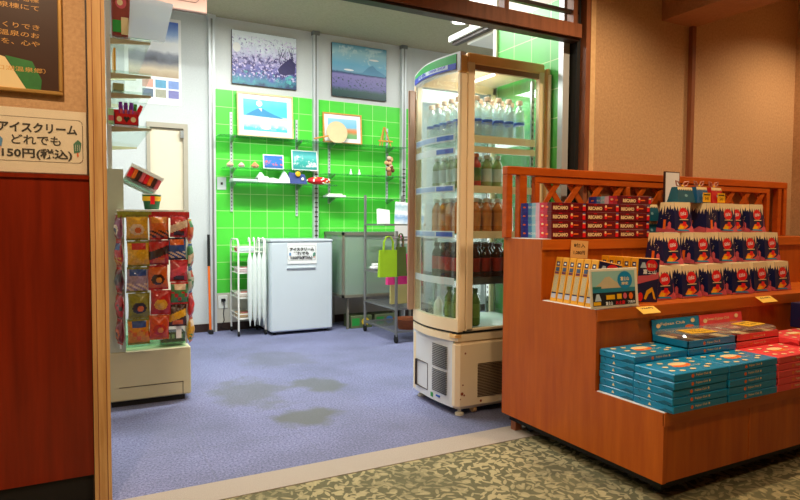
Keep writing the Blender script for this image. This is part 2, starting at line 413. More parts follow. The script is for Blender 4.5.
# wall between the shop and the hall
mb = MB(); mb.box(-3.1, .034, 2.60, 2.72, 0, 2.85, tan); struct('wall_front_left', mb)
mb = MB(); mb.box(2.585, 5.1, 2.60, 2.70, 0, 2.85, tan); struct('wall_front_right', mb)
mb = MB(); mb.box(.034, 2.585, 2.60, 2.72, 2.52, 3.11, tan); mb.box(-1.1, .034, 2.62, 2.72, 2.85, 3.11, tan); mb.box(2.585, 5.1, 2.62, 2.7, 2.85, 3.11, tan); struct('wall_front_top', mb)
mb = MB(); mb.box(.036, .0945, 2.545, 2.76, 0, 2.85, postwood)
mb.box(.030, .036, 2.59, 2.6, 0, 2.85, dark); mb.box(.050, .0525, 2.5435, 2.546, 0, 2.85, brownwood); mb.box(.080, .0825, 2.5435, 2.546, 0, 2.85, brownwood); struct('trim_8', mb)
mb = MB(); mb.box(2.51, 2.535, 2.61, 2.7, 0, 2.85, black); mb.box(2.535, 2.56, 2.565, 2.7, 0, 2.85, brownwood); mb.box(2.56, 2.585, 2.58, 2.7, 0, 2.85, brownwood); struct('trim_9', mb)
mb = MB(); mb.box(2.585, 2.63, 2.588, 2.6, 0, 2.85, tanedge); struct('trim_10', mb)
mb = MB(); mb.box(.107, 2.51, 2.575, 2.66, 2.14, 2.215, brownwood); mb.box(.107, 2.51, 2.59, 2.65, 2.125, 2.14, dark); struct('trim_11', mb)
mb = MB(); mb.box(.107, 2.51, 2.60, 2.625, 2.275, 2.295, dark); mb.box(.107, 2.51, 2.60, 2.625, 2.36, 2.38, dark)
for x in (.6, 1.29, 1.975, 2.455): mb.box(x, x + .03, 2.585, 2.635, 2.215, 2.52, brownwood)
mb.box(2.49, 2.51, 2.60, 2.62, 2.215, 2.52, dark); struct('trim_12', mb)
mb = MB(); mb.box(-3, .034, 2.583, 2.60, .12, 1.267, redwood); mb.box(-3, .034, 2.576, 2.60, 1.255, 1.27, redwood); struct('trim_13', mb)
mb = MB(); mb.box(-3, .034, 2.592, 2.60, 0, .12, black); struct('baseboard_front', mb)
mb = MB(); mb.box(3.446, 3.478, 2.57, 2.60, 0, 2.35, brownwood); mb.box(3.478, 3.494, 2.585, 2.60, 0, 2.35, black); struct('trim_14', mb)
mb = MB(); mb.box(3.19, 3.483, -2.5, 2.60, 2.35, 2.85, plaster('beam_plaster', (176, 124, 84), (160, 108, 70), 70, .2)); struct('trim_15', mb)
mb = MB(); mb.box(-3.1, 5.1, -2.6, 2.62, 2.85, 2.95, tan); struct('ceiling_front', mb)
mb = MB(); mb.box(-3.1, -3, -2.6, 2.6, 0, 2.85, tan); struct('wall_hall_left', mb)
mb = MB(); mb.box(5.0, 5.1, -2.6, 2.6, 0, 2.85, tan); struct('wall_hall_right', mb)
mb = MB(); mb.box(-3.1, 5.1, -2.6, -2.5, 0, 2.85, tan); struct('wall_hall_rear', mb)
mb = MB(); mb.box(4.62, 5.0, 2.30, 2.60, 0, 2.85, tan); struct('trim_16', mb)

# ------------------------------------------------------------------ hall wall: plaque and paper sign
t = thing('wall_plaque', 'brown plaque with gold writing in a gold frame on the tan wall', 'plaque', (-.9, 2.6, 1.56))
W_, H_ = .855, .62
frm = plain('gold_frame', (206, 160, 90), .3, .5)
m = MB(); m.bbox(0, W_, -.022, 0, 0, .014, frm, .003); m.bbox(0, W_, -.022, 0, H_ - .014, H_, frm, .003); m.bbox(0, .014, -.022, 0, .014, H_ - .014, frm, .003); m.bbox(W_ - .014, W_, -.022, 0, .014, H_ - .014, frm, .003); m.build('frame', t)
m = MB(); m.box(.014, W_ - .014, -.012, -.002, .014, H_ - .014, plain('plaque_brown', (66, 40, 26), .35, var=.15))
fc = Face(m, (.014, -.012, .014), (W_ - .014, -.012, .014), (W_ - .014, -.012, H_ - .014), (.014, -.012, H_ - .014))
gold = plain('gold_ink', (222, 164, 84), .4, var=0)
rows = ['山梨県富士河口湖町「富士の湯」は、浴場棟', '霊峰富士の恵みをうけられ、温泉棟にて', '', 'お客様にゆっくりとお風呂でゆっくりでき', '豊かな自然に囲まれたから静岡の温泉のお', 'あたたかい天然温泉「白糸温泉」を、心や']
for r, v_, w_ in zip([q for q in rows if q], (.542, .493, .377, .328, .277), (.70, .69, .70, .72, .70)): fc.text(r, .93 - w_ / 2, v_, .033, gold, wu=w_)
fc.poly([(.70, 0), (.875, 0), (.80, .18), (.70, .22)], cream)
fc.poly([(.80, .19), (.90, .17), (.935, .06), (.93, 0), (.875, 0)], plain('leaf_green', (44, 120, 50), .5, var=.4, scale=30))
fc.text('（富士河口湖温泉郷）', .80, .117, .030, gold, wu=.30)
m.build('panel', t)

def icecream_sign(name, label, loc, w, h, film, pc=(252, 244, 228)):
    t = thing(name, label, 'sign', loc)
    m = MB(); m.box(0, w, -.002, 0, 0, h, plain('sign_paper_%d' % pc[2], pc, .5, var=.03))
    fc = Face(m, (0, -.002, 0), (w, -.002, 0), (w, -.002, h), (0, -.002, h), .0004 if film else .0014)
    ln = plain('sign_line', (96, 70, 50), .6, var=0)
    for a in ((.04, .93, .855, .862), (.04, .93, .17, .178)): fc.rect(*a, ln)
    for a in ((.955, .962, .25, .78), (.01, .016, .25, .78)): fc.rect(*a, ln)
    for cu, cv, a0 in ((.92, .79, 0), (.92, .245, -PI / 2), (.052, .79, PI / 2), (.052, .245, PI)):
        pts = [(cu + .04 * math.cos(a0 + k * PI / 8), cv + .068 * math.sin(a0 + k * PI / 8)) for k in range(5)]
        pts += [(cu + .034 * math.cos(a0 + k * PI / 8), cv + .058 * math.sin(a0 + k * PI / 8)) for k in range(4, -1, -1)]
        fc.poly(pts, ln)
    fc.text('アイスクリーム', .485, .70, .16, ink, wu=.83, bold=.035 if film else .06)
    fc.text('どれでも', .46, .51, .15, ink, wu=.52, bold=.015 if film else .04)
    fc.text('150円(税込)', .47, .29, .18, ink, wu=.74, bold=.03 if film else .05)
    gp = plain('popsicle_green', (40, 130, 104), .5); bp = plain('popsicle_blue', (90, 150, 200), .5)
    fc.poly([(.86, .33), (.93, .36), (.945, .50), (.905, .55), (.855, .48)], gp); fc.poly([(.895, .27), (.912, .28), (.908, .34), (.89, .335)], orange)
    for q in (.875, .897, .918): fc.rect(q, q + .004, .37, .47, paper)
    fc.poly([(.055, .40), (.10, .38), (.115, .50), (.08, .55), (.045, .50)], bp); fc.rect(.075, .088, .33, .39, orange)
    m.build('paper', t)
    if film:
        m = MB(); m.box(-.006, w + .006, -.0055, -.0045, -.006, h + .006, glass('clear_film', (252, 250, 246), .04, .97, (255, 246, 230))); m.build('clear_cover', t)
    return t
icecream_sign('paper_sign', 'cream ice cream price sign in clear film on the tan wall above the red panel', (-.272, 2.594, 1.275), .300, .232, True)

# ------------------------------------------------------------------ back wall pictures
def canvas(name, label, x, z, w, h, mat, side, tilt=0):
    m = MB(); m.box(0, w, -.03, 0, 0, h, side); m.box(.002, w - .002, -.0312, -.0299, .002, h - .002, mat)
    o = m.build(name, loc=(x, 6.2, z)); tag(o, label, 'picture'); return o
p1 = paint('cherry_print', .52, [(0, (20, 52, 96)), (.1, (50, 130, 150)), (.22, (70, 80, 160)), (.38, (120, 112, 180)), (.55, (180, 176, 214)), (.8, (226, 236, 242))], .55, 8,
           [(26, .50, (50, 34, 110), .12, .62), (40, .54, (214, 200, 234), .1, .95), (34, .56, (110, 96, 160), .5, .95), (14, .55, (70, 170, 170), .02, .3)])
c1 = canvas('canvas_print', 'large cherry blossom canvas print high on the back wall, left of two', 1.365, 2.475, .665, .53, p1, dark)
m = MB(); fc = Face(m, (0, -.0315, 0), (.665, -.0315, 0), (.665, -.0315, .53), (0, -.0315, .53), .0005)
dk = plain('tree_ink', (44, 34, 92), .5, var=.3, scale=40)
random.seed(3)
fc.poly([(.72, .28), (.80, .26), (.97, .30), (.985, .5), (.9, .6), (.82, .52), (.75, .44), (.70, .36)], dk)
for k in range(16):
    a = random.uniform(.4, 2.6); x, y = random.uniform(.72, .95), random.uniform(.45, .62); L_ = random.uniform(.1, .3)
    x2, y2 = min(.99, x + L_ * math.cos(a) * .6), min(.97, y + L_ * math.sin(a)); fc.poly([(x, y), (x + .012, y), (x2 + .002, y2), (x2, y2)], dk)
m.build('tree_print', c1)
m = MB(); Face(m, (0, -.0315, 0), (.665, -.0315, 0), (.665, -.0315, .53), (0, -.0315, .53), .0005).oval(.07, .68, .06, .09, paper); m.build('sun_print', c1)
p2 = paint('lavender_print', .575, [(0, (26, 56, 60)), (.12, (52, 84, 80)), (.2, (108, 104, 160)), (.42, (136, 128, 184)), (.455, (44, 70, 110)), (.49, (120, 168, 196)), (.62, (110, 176, 206)), (.85, (164, 206, 216)), (1, (80, 150, 180))], .05, 14,
           [(40, .56, (40, 70, 66), .02, .4), (5, .55, (190, 218, 222), .6, .98)])
c2 = canvas('canvas_print', 'canvas print of a lavender field below a pale mountain, high on the back wall', 2.425, 2.46, .655, .57, p2, dark)
m = MB(); fc = Face(m, (0, -.0315, 0), (.655, -.0315, 0), (.655, -.0315, .57), (0, -.0315, .57), .0005)
fc.poly([(.35, .47), (.55, .50), (.66, .62), (.74, .66), (.82, .58), (.98, .50), (.98, .46)], plain('far_mountain', (96, 150, 184), .5, var=.1))
for u, v in ((.3, .52), (.76, .76)): fc.oval(u, v, .09, .018, paper)
m.build('mountain_print', c2)
# framed pictures stand on glass shelf A
def framed(name, label, x, y, z, w, h, fr, mat, mt, fw=.014, tilt=.07):
    t = thing(name, label, 'picture', (x, y, z), rot=(-tilt, 0, 0))
    m = MB()
    m.box(0, w, -.015, .004, 0, fw, fr); m.box(0, w, -.015, .004, h - fw, h, fr); m.box(0, fw, -.015, .004, fw, h - fw, fr); m.box(w - fw, w, -.015, .004, fw, h - fw, fr); m.build('frame', t)
    m = MB(); m.box(fw, w - fw, -.006, .0, fw, h - fw, paper); bd = m.build('mat_board', t)
    m = MB(); a = mt; m.box(a, w - a, -.0075, -.0062, a * 1.0, h - a, mat); o = m.build('print', bd)
    return t
pinef = wood('pine_frame', (206, 140, 60), (224, 164, 84), .4, (1, 1, 1), 20)
lightf = wood('pale_frame', (216, 184, 130), (230, 204, 158), .4, (1, 1, 1), 20)
p3 = paint('fuji_print', .44, [(0, (70, 176, 214)), (.2, (74, 190, 218)), (.32, (206, 226, 220)), (.45, (230, 224, 190)), (.5, (60, 190, 216)), (.7, (58, 196, 222)), (1, (120, 216, 232))], .16, 9, [(9, .54, (226, 238, 232), .16, .5)])
t3 = framed('framed_picture', 'large framed picture of a blue snow-capped mountain leaning on the upper glass shelf', 1.405, 6.13, 1.955, .575, .44, lightf, p3, .062)
m = MB(); fc = Face(m, (.062, -.0077, .062), (.513, -.0077, .062), (.513, -.0077, .378), (.062, -.0077, .378), .0005)
fc.poly([(.04, .48), (.2, .62), (.34, .73), (.42, .73), (.62, .60), (.92, .44)], plain('fuji_blue', (40, 140, 190), .5, var=.15, scale=30))
fc.poly([(.34, .73), (.42, .73), (.41, .62), (.385, .67)], paper); fc.oval(.36, .88, .07, .10, plain('sun_print', (250, 246, 214), .5)); fc.oval(.5, .15, .12, .10, paper)
m.build('mountain_print', t3)
p4 = paint('field_print', .32, [(0, (110, 160, 110)), (.3, (120, 176, 110)), (.42, (222, 130, 70)), (.5, (206, 160, 120)), (.56, (120, 190, 220)), (1, (170, 214, 228))], .10, 20)
framed('framed_picture', 'small pine-framed landscape picture with an orange field, behind a round paper fan', 2.305, 6.12, 1.945, .45, .325, pinef, p4, .058)

# shelf standards and glass shelves
def standard(x, z0, z1, lab):
    m = MB(); m.box(x - .012, x + .012, 6.185, 6.2, z0, z1, alu)
    k = z0 + .02
    while k < z1 - .02: m.box(x - .004, x + .004, 6.1835, 6.1852, k, k + .014, dark); k += .036
    return tag(m.build('shelf_standard'), lab, 'bracket rail', 'slotted shelf rails on the green tiles')
for x, z0, z1, lab in ((1.355, 1.2, 2.19, 'slotted white rail on the green tiles, leftmost of four'), (2.035, 1.16, 2.17, 'slotted white rail right of the large framed mountain picture'),
                       (2.40, 1.30, 1.95, 'slotted white rail under the pine-framed picture'), (3.10, 1.33, 2.16, 'slotted white rail behind the small easel, rightmost of four')): standard(x, z0, z1, lab)
shelfg = glass('shelf_glass', (214, 240, 226), .16, .93, (180, 210, 190))
def glass_shelf(x0, x1, z, y0, label, bx):
    t = thing('glass_shelf', label, 'shelf', (x0, y0, z))
    m = MB(); m.bbox(0, x1 - x0, 0, 6.185 - y0, 0, .008, shelfg, .002); m.build('glass_board', t)
    for b in bx:
        m = MB(); m.hexa([(b - x0 - .008, 6.185 - y0 - .16, -.012), (b - x0 + .008, 6.185 - y0 - .16, -.012), (b - x0 + .008, 6.185 - y0, -.05), (b - x0 - .008, 6.185 - y0, -.05)],
                         [(b - x0 - .008, 6.185 - y0 - .16, -.001), (b - x0 + .008, 6.185 - y0 - .16, -.001), (b - x0 + .008, 6.185 - y0, -.001), (b - x0 - .008, 6.185 - y0, -.001)], steel); m.build('bracket', t)
    return t
glass_shelf(1.20, 2.13, 1.935, 5.99, 'long glass shelf under the large framed mountain picture', (1.355, 2.035))
glass_shelf(2.14, 3.27, 1.93, 5.99, 'glass shelf carrying the pine-framed picture and the small easel', (2.40, 3.10))
glass_shelf(1.25, 2.12, 1.625, 5.99, 'middle glass shelf left, carrying shells and two small cards', (1.355, 2.035))
glass_shelf(2.29, 3.25, 1.605, 5.99, 'middle glass shelf right with two tiny white figures', (2.40, 3.10))
glass_shelf(1.31, 2.40, 1.48, 5.95, 'lower glass shelf left, carrying the white cloth', (1.355, 2.035))
glass_shelf(2.30, 3.25, 1.355, 5.99, 'lower glass shelf right of the middle post', (2.40, 3.10))

# things on the shelves
m = MB(); m.lathe((0, 0, .115), [(.0, -.004), (.118, -.004), (.118, .004), (0, .004)], plain('fan_paper', (226, 196, 150), .7, var=.1), 28, 'y')
t = thing('paper_fan', 'round tan paper fan leaning against the pine-framed picture', 'fan', (2.44, 6.045, 1.9395), rot=(-.12, 0, 0)); m.build('fan_leaf', t, True)
m = MB(); m.tube((-.10, 0, .07), (-.26, 0, .03), .008, pinef); m.build('handle', t)
t = thing('tabletop_easel', 'small empty wooden easel at the right end of the upper glass shelf', 'easel', (3.0, 6.05, 1.941))
for a, b in (((-.07, -.02, 0), (-.005, .01, .21)), ((.07, -.02, 0), (.005, .01, .21)), ((0, .06, 0), (0, .02, .2))):
    m = MB(); m.tube(a, b, .007, pinef, 6); m.build('leg', t)
m = MB(); m.box(-.085, .085, -.035, -.015, .045, .06, pinef); m.build('ledge', t)
def card(name, label, x, z, w, h, mat, lean=.12):
    m = MB(); m.box(0, w, -.003, 0, 0, h, paper); m.box(.012, w - .012, -.0045, -.0028, .012, h - .012, mat)
    o = m.build(name, loc=(x, 6.10, z), rot=(-lean, 0, 0)); return tag(o, label, 'picture')
pc = paint('red_fuji_print', .14, [(0, (30, 60, 130)), (.2, (40, 100, 180)), (.5, (40, 120, 200)), (1, (40, 110, 200))], .1, 20, [(16, .52, (236, 96, 40), .25, .8)])
card('picture_card', 'small card with an orange and blue print on the middle glass shelf', 1.655, 1.635, .215, .15, pc)
pc2 = paint('teal_print_pic', .21, [(0, (30, 130, 130)), (.4, (50, 170, 160)), (.7, (90, 190, 190)), (1, (30, 140, 150))], .3, 14, [(9, .53, (226, 240, 236), .15, .8)])
card('picture_card', 'larger card with a teal and white print on the middle glass shelf', 1.955, 1.635, .285, .215, pc2)
# shells
for i, (x, c, s, lab) in enumerate(((1.315, (226, 190, 160), .04, 'pale brown seashell at the left end of the middle glass shelf'), (1.425, (240, 190, 186), .036, 'round pink seashell on the middle glass shelf'),
                                    (1.56, (238, 150, 110), .042, 'long orange seashell nearest the orange card'))):
    t = MB(); t.lathe((0, 0, 0), [(.004, 0), (s * .7, .006), (s, .02), (s * .8, s * .8), (s * .35, s * 1.25), (.003, s * 1.5)], plain('shell%d' % i, c, .3, var=.25, scale=60), 12)
    for k in range(5): t.tube((s * math.cos(k * 1.2) * .8, s * math.sin(k * 1.2) * .8, .008), (0, 0, s * 1.3), .004, paper, 5)
    tag(t.build('seashell', loc=(x, 6.06, 1.634), smooth=True), lab, 'shell')
# white cloth, a crumpled sheet
def cloth(name, label, loc, w, d, pts, mat):
    n = 22; k = 8; m = MB(); vs = []
    for j in range(k + 1):
        for i in range(n + 1):
            u = i / n; v = j / k
            z = 0
            for c, s, a in pts: z = max(z, a * max(0, 1 - abs(u - c) / s))
            z = z * (1 - .55 * abs(v - .5)) + .006 + .004 * math.sin(u * 37 + v * 9)
            vs.append((u * w, v * d, z if 0 < j < k else .002))
    m.add(vs, [(j * (n + 1) + i, j * (n + 1) + i + 1, (j + 1) * (n + 1) + i + 1, (j + 1) * (n + 1) + i) for j in range(k) for i in range(n)], mat)
    vb = [(x, y, 0) for x, y, z in vs[:]]
    m.add([(0, 0, 0), (w, 0, 0), (w, d, 0), (0, d, 0)], [(3, 2, 1, 0)], mat)
    return tag(m.build(name, loc=loc, smooth=True), label, 'cloth')
cloth('folded_cloth', 'crumpled white cloth with two peaks on the lower glass shelf', (1.57, 5.96, 1.489), .32, .16, [(.12, .22, .11), (.88, .2, .14), (.5, .5, .05), (.3, .15, .07)], plain('white_cloth', (230, 236, 232), .8))
t = MB(); t.bbox(0, .25, 0, .16, 0, .03, plain('pale_green_box', (196, 222, 206), .5, var=.12, scale=40), .006)
tag(t.build('flat_packet', loc=(1.32, 5.97, 1.489)), 'pale green flat packet left of the white cloth', 'packet')
m = MB(); m.hexa([(0, 0, 0), (.19, 0, 0), (.19, .12, 0), (0, .12, 0)], [(.0, .03, .12), (.17, .03, .10), (.17, .1, .10), (.02, .1, .12)], plain('navy_cloth', (40, 62, 130), .6))
m.ball((.09, .0, .10), .03, .012, .028, yellow); m.ball((.14, .002, .05), .016, .01, .016, paper)
tag(m.build('cloth_pouch', loc=(1.895, 5.99, 1.489)), 'navy blue cloth pouch with a yellow spot beside the red polka dot pouch', 'pouch')
m = MB(); m.ball((.13, .06, .04), .13, .06, .04, plain('red_cloth', (216, 22, 34), .6), 16, 8)
random.seed(5)
for k in range(22):
    a = random.uniform(PI + .2, 2 * PI - .2); z = random.uniform(-.7, .8); r = math.sqrt(1 - z * z); m.ball((.13 + .13 * r * math.cos(a), .06 + .06 * r * math.sin(a), .04 + .04 * z), .011, .006, .009, random.choice([paper, yellow, paper]), 6, 4)
tag(m.build('cloth_pouch', loc=(2.085, 5.96, 1.489), smooth=True), 'round red polka dot pouch at the right end of the lower shelf', 'pouch')
for x, lab in ((2.60, 'left of two tiny white figures on the right middle shelf'), (2.70, 'right of two tiny white figures on the right middle shelf')):
    m = MB(); m.lathe((0, 0, 0), [(.018, 0), (.014, .02), (.006, .04), (.008, .05), (.003, .06)], paper, 8)
    tag(m.build('figurine', loc=(x, 6.06, 1.614), smooth=True), lab, 'figurine')
m = MB()
for k in range(16):
    a = random.uniform(0, 6.28); r = random.uniform(0, .05); m.ball((r * math.cos(a), r * .5 * math.sin(a), .05 + random.uniform(0, .15)), .026, .02, .024, random.choice([plain('dry_flower', (216, 170, 120), .7), plain('dry_brown', (120, 70, 40), .7), plain('dry_pink', (230, 196, 170), .7)]), 7, 5)
m.lathe((0, 0, 0), [(.02, 0), (.03, .03), (.02, .07)], plain('dry_pot', (150, 96, 50), .6), 9)
tag(m.build('dried_flowers', loc=(3.05, 6.03, 1.614), smooth=True), 'bunch of dried flowers at the right end of the middle shelf', 'flowers')
m = MB(); m.bbox(0, .21, 0, .14, 0, .022, paper, .004); m.bbox(.02, .18, .02, .12, .022, .038, offwhite, .004)
tag(m.build('paper_stack', loc=(2.31, 6.0, 1.364)), 'short stack of white papers on the lowest glass shelf', 'papers')
m = MB(); m.bbox(0, .09, -.008, 0, 0, .125, plain('switch_plate', (200, 206, 204), .4), .003); m.box(.035, .055, -.014, -.008, .05, .075, dark)
tag(m.build('light_switch', loc=(1.215, 6.2, 1.415)), 'grey switch plate on the left edge of the green tiles', 'switch')
t = thing('power_outlet', 'white wall outlet with a black plug near the baseboard', 'outlet', (1.215, 6.2, .225))
m = MB(); m.bbox(0, .095, -.008, 0, 0, .13, white, .003); m.build('cover_plate', t)
m = MB(); m.bbox(.03, .07, -.035, -.008, .07, .10, black, .004); m.path([(.05, -.03, .075), (.055, -.035, .02), (.05, -.02, -.05), (.06, -.01, -.12), (.02, -.02, -.19), (.10, -.03, -.217)], .004, black); m.build('plug', t)
t = thing('broom', 'orange-handled pole with a black top leaning in the corner by the white post', 'broom', (1.118, 6.08, .0))
m = MB(); m.tube((.0, 0, .03), (.0, .055, .66), .012, orange); m.build('shaft', t)
m = MB(); m.tube((.0, .055, .66), (.0, .06, .97), .013, black); m.build('grip', t)
m = MB(); m.bbox(-.02, .02, -.06, .04, 0, .04, black, .006); m.build('head', t)
# poster, hanging board
ph = .815
p5 = paint('poster_sea', ph, [(0, (236, 236, 234)), (.25, (240, 238, 232)), (.30, (150, 120, 80)), (.40, (186, 168, 136)), (.50, (96, 100, 110)), (.58, (150, 156, 170)), (.62, (226, 228, 232)), (.72, (236, 238, 240)), (.8, (150, 180, 226)), (1, (40, 90, 200))], .12, 7)
m = MB(); m.box(0, .50, -.004, 0, 0, ph, paper)
m.box(.035, .475, -.0052, -.0038, .26, ph - .03, p5)
pn = [plain('thumb%d' % i, c, .5, var=.3, scale=25) for i, c in enumerate(((220, 160, 140), (90, 160, 196), (120, 150, 210), (90, 110, 130), (160, 160, 140), (120, 120, 180)))]
for i in range(6):
    x = .15 + (i % 3) * .115; z = .155 - (i // 3) * .09; m.box(x, x + .095, -.0054, -.0038, z, z + .075, pn[i])
tag(m.build('travel_poster', loc=(.39, 6.2, 2.205)), 'white travel poster with sky, hills and six small photos above the door', 'poster')
t = thing('hanging_board', 'pale pink board hanging under the shop ceiling, outlined in brown', 'board', (.34, 5.3, 2.835))
m = MB(); m.bbox(0, .63, 0, .04, 0, .272, plain('pink_board', (196, 150, 130), .6), .004)
ln = plain('board_line', (120, 84, 70), .5)
m.box(0, .63, -.002, .042, -.006, .003, ln); m.path([(.28, -.002, .27), (.28, -.002, .09), (.30, -.002, .07), (.54, -.002, .07), (.56, -.002, .09), (.56, -.002, .27)], .003, ln, 4); m.build('panel', t)

# ------------------------------------------------------------------ shop ceiling lights
spotw = emit('lamp_white', (255, 250, 240), 8)
def downlight(x, y, label, z=3.11, mat=None, grp=None):
    t = thing('downlight', label, 'ceiling light', (x, y, z), group=grp)
    m = MB(); m.lathe((0, 0, 0), [(.10, -.001), (.10, -.014), (.082, -.018), (.082, -.001)], white, 20); m.build('trim_ring', t, True)
    m = MB(); m.lathe((0, 0, 0), [(.078, -.004), (.078, -.012), (.05, -.02), (.01, -.022)], mat or spotw, 20); m.build('lens', t, True)
    return t
downlight(3.38, 5.13, 'round white downlight glowing in the shop ceiling above the drinks fridge')
def area(name, loc, w, h, e, c, rot=(0, 0, 0)):
    l = bpy.data.lights.new(name, 'AREA'); l.shape = 'RECTANGLE'; l.size = w; l.size_y = h; l.energy = e; l.color = c
    o = bpy.data.objects.new(name, l); COL.objects.link(o); o.location = loc; o.rotation_euler = rot; return o
def added_panel(x, y, rz):  # unseen glowing panel, added to throw strong light on the back wall
    t = thing('added_light_panel', 'added white light panel, unseen on the shop ceiling, brightening the back wall', 'ceiling light', (x, y, 3.11), rz, 'added light panels on the shop ceiling')
    m = MB(); m.bbox(-.62, .62, -.11, .11, -.05, 0, white, .01); m.build('housing', t)
    m = MB(); m.bbox(-.60, .60, -.09, .09, -.06, -.051, emit('panel_glow_white', (250, 255, 250), 3), .003); m.build('diffuser', t)
cool = (.97, 1.0, .96)
for x, y, e in ((-.1, 4.6, 18), (.9, 4.45, 60), (1.85, 4.5, 62), (1.4, 3.5, 10), (3.9, 4.8, 30)):
    added_panel(x, y, 0); area('added_fill_light', (x, y, 3.04), 1.15, .16, e, cool)

# ------------------------------------------------------------------ vinyl umbrella trolley and freezer
t = thing('wire_trolley', 'white four-tier wire trolley left of the small white freezer', 'trolley', (1.33, 5.80, 0))
wp = plain('white_wire', (232, 232, 226), .4, var=.04)
tw, td = .26, .32
for sx in (0, tw):
    m = MB(); m.path([(sx, 0, .05), (sx, 0, .88), (sx, .02, .915), (sx, .05, .93), (sx, td - .05, .93), (sx, td - .02, .915), (sx, td, .88), (sx, td, .05)], .009, wp, 8); m.build('side_frame', t, True)
for z in (.16, .36, .60, .80):
    m = MB(); m.bbox(.0, tw, .0, td, z, z + .008, wp, .003)
    for a in (((0, 0), (tw, 0)), ((0, td), (tw, td)), ((0, 0), (0, td)), ((tw, 0), (tw, td))): m.tube((a[0][0], a[0][1], z + .05), (a[1][0], a[1][1], z + .05), .004, wp, 6)
    m.build('tray', t)
for x in (0, tw):
    for y in (0, td):
        m = MB(); m.tube((x, y, .03), (x, y, .06), .006, steel); cst = m.build('caster', t); m = MB(); m.lathe((x - .01, y, .025), [(.012, 0), (.024, .002), (.024, .018), (.012, .02)], black, 12, 'x'); m.build('wheel', cst)
for x, y, z, c, lab in ((1.345, 5.87, .609, (96, 160, 200), 'blue folded towel pack on the top tray of the white trolley'), (1.345, 5.97, .809, (196, 60, 60), 'red packet at the back of the top tray of the trolley'), (1.345, 5.86, .809, (210, 226, 230), 'white and blue packet on the top tray of the trolley'),
                        (1.345, 5.85, .369, (226, 214, 206), 'pale packet on the third tray of the trolley'), (1.345, 5.86, .169, (190, 160, 120), 'brown paper pack on the lowest tray of the trolley')):
    if z == .609: lab = 'pink and white packet on the second tray of the white trolley'; c = (214, 190, 196)
    m = MB(); m.bbox(0, .16, 0, .085 if z > .8 else .2, 0, .045, plain('pk%d%d' % (z * 1000, y * 100), c, .5, var=.3, scale=50), .01)
    m.bbox(.03, .13, .01, .07, .045, .05, pinkp if z < .8 else paper, .002)
    tag(m.build('goods_packet', loc=(x, y, z)), lab, 'packet')
vin = plain('vinyl_white', (226, 236, 232), .3, var=.12, scale=20)
for i, (x, lab) in enumerate(((1.43, 'white wrapped umbrella hanging on the trolley, leftmost of four'), (1.475, 'white wrapped umbrella, second from the left on the trolley'), (1.52, 'white and pale green wrapped umbrella, third on the trolley'), (1.565, 'white wrapped umbrella nearest the freezer'))):
    t = thing('umbrella', lab, 'umbrella', (x, 5.765, .13), group='vinyl umbrellas on the trolley')
    m = MB(); m.lathe((0, 0, 0), [(.004, -.03), (.006, .0), (.020, .06), (.026, .3), (.024, .6), (.012, .66), (.006, .67)], vin, 10); m.build('canopy', t, True)
    m = MB(); m.path([(0, 0, .66), (0, 0, .78), (0, .012, .805), (0, .035, .815), (0, .055, .80), (0, .06, .78)], .007, paper, 7); m.build('handle', t, True)
# freezer
t = thing('small_freezer', 'white waist-high freezer with a rounded top edge against the green tiles', 'freezer', (1.61, 5.69, 0))
fw = plain('freezer_white', (206, 218, 226), .32, var=.03, scale=5)
m = MB(); m.bbox(0, .635, .05, .49, .03, .895, fw, .012); m.build('body', t)
m = MB(); m.bbox(0, .635, 0, .048, .03, .905, fw, .014); m.box(.19, .42, -.001, .0005, .655, .660, greymetal); m.build('door', t)
m = MB(); m.bbox(-.004, .639, -.004, .494, .9, .93, plain('freezer_top', (188, 198, 206), .35), .01); m.build('top_panel', t)
m = MB(); m.hexa([(.16, -.012, .645), (.45, -.012, .645), (.45, 0, .63), (.16, 0, .63)], [(.16, -.012, .655), (.45, -.012, .655), (.45, 0, .662), (.16, 0, .662)], plain('handle_grey', (184, 194, 200), .4)); m.build('handle', t)
for x in (.05, .585):
    for y in (.06, .44):
        m = MB(); m.lathe((x, y, 0), [(.018, 0), (.018, .03)], black, 10); m.build('foot', t)
icecream_sign('paper_sign', 'white ice cream price sign taped to the front of the small freezer', (1.775, 5.686, .69), .30, .205, False, (240, 244, 244))

# ------------------------------------------------------------------ glass counter case behind, rack with bags
t = thing('glass_display_case', 'empty greenish glass display case on metal legs behind the freezer', 'display case', (2.34, 5.66, 0))
cw, cd = .95, .50; gf = plain('case_frame', (150, 146, 130), .4, .5)
cg = glass('case_glass', (200, 224, 210), .16, .68, (210, 228, 214))
m = MB()
for x in (0, cw):
    for y in (0, cd): m.box(x - .012 if x else 0, x + .022 if not x else x, y - .0, y + .025, .33, .99, gf)
for z in (.33, .965):
    m.box(0, cw, 0, .025, z, z + .03, gf); m.box(0, cw, cd, cd + .025, z, z + .03, gf); m.box(0, .022, 0, cd, z, z + .03, gf); m.box(cw - .022, cw, 0, cd, z, z + .03, gf)
m.build('frame', t)
m = MB(); m.box(.022, cw - .022, .008, .013, .36, .965, cg); m.build('front_glass', t)
m = MB(); m.box(.008, .013, .025, cd, .36, .965, cg); m.build('side_glass', t)
m = MB(); m.box(.0, cw, .0, cd, .995, 1.0, glass('top_glass', (200, 226, 210), .2, .85)); m.build('top_glass', t)
m = MB(); m.box(.02, cw - .02, .02, cd, .335, .36, plain('case_floor', (40, 78, 96), .5)); m.build('case_floor', t)
m = MB(); m.box(.02, cw - .02, .15, cd - .02, .66, .668, shelfg); m.build('inner_shelf', t)
for x in (.07, cw - .15):
    for y in (.05, cd - .05):
        m = MB(); m.box(x, x + .022, y, y + .022, 0, .33, gf); m.build('leg', t)
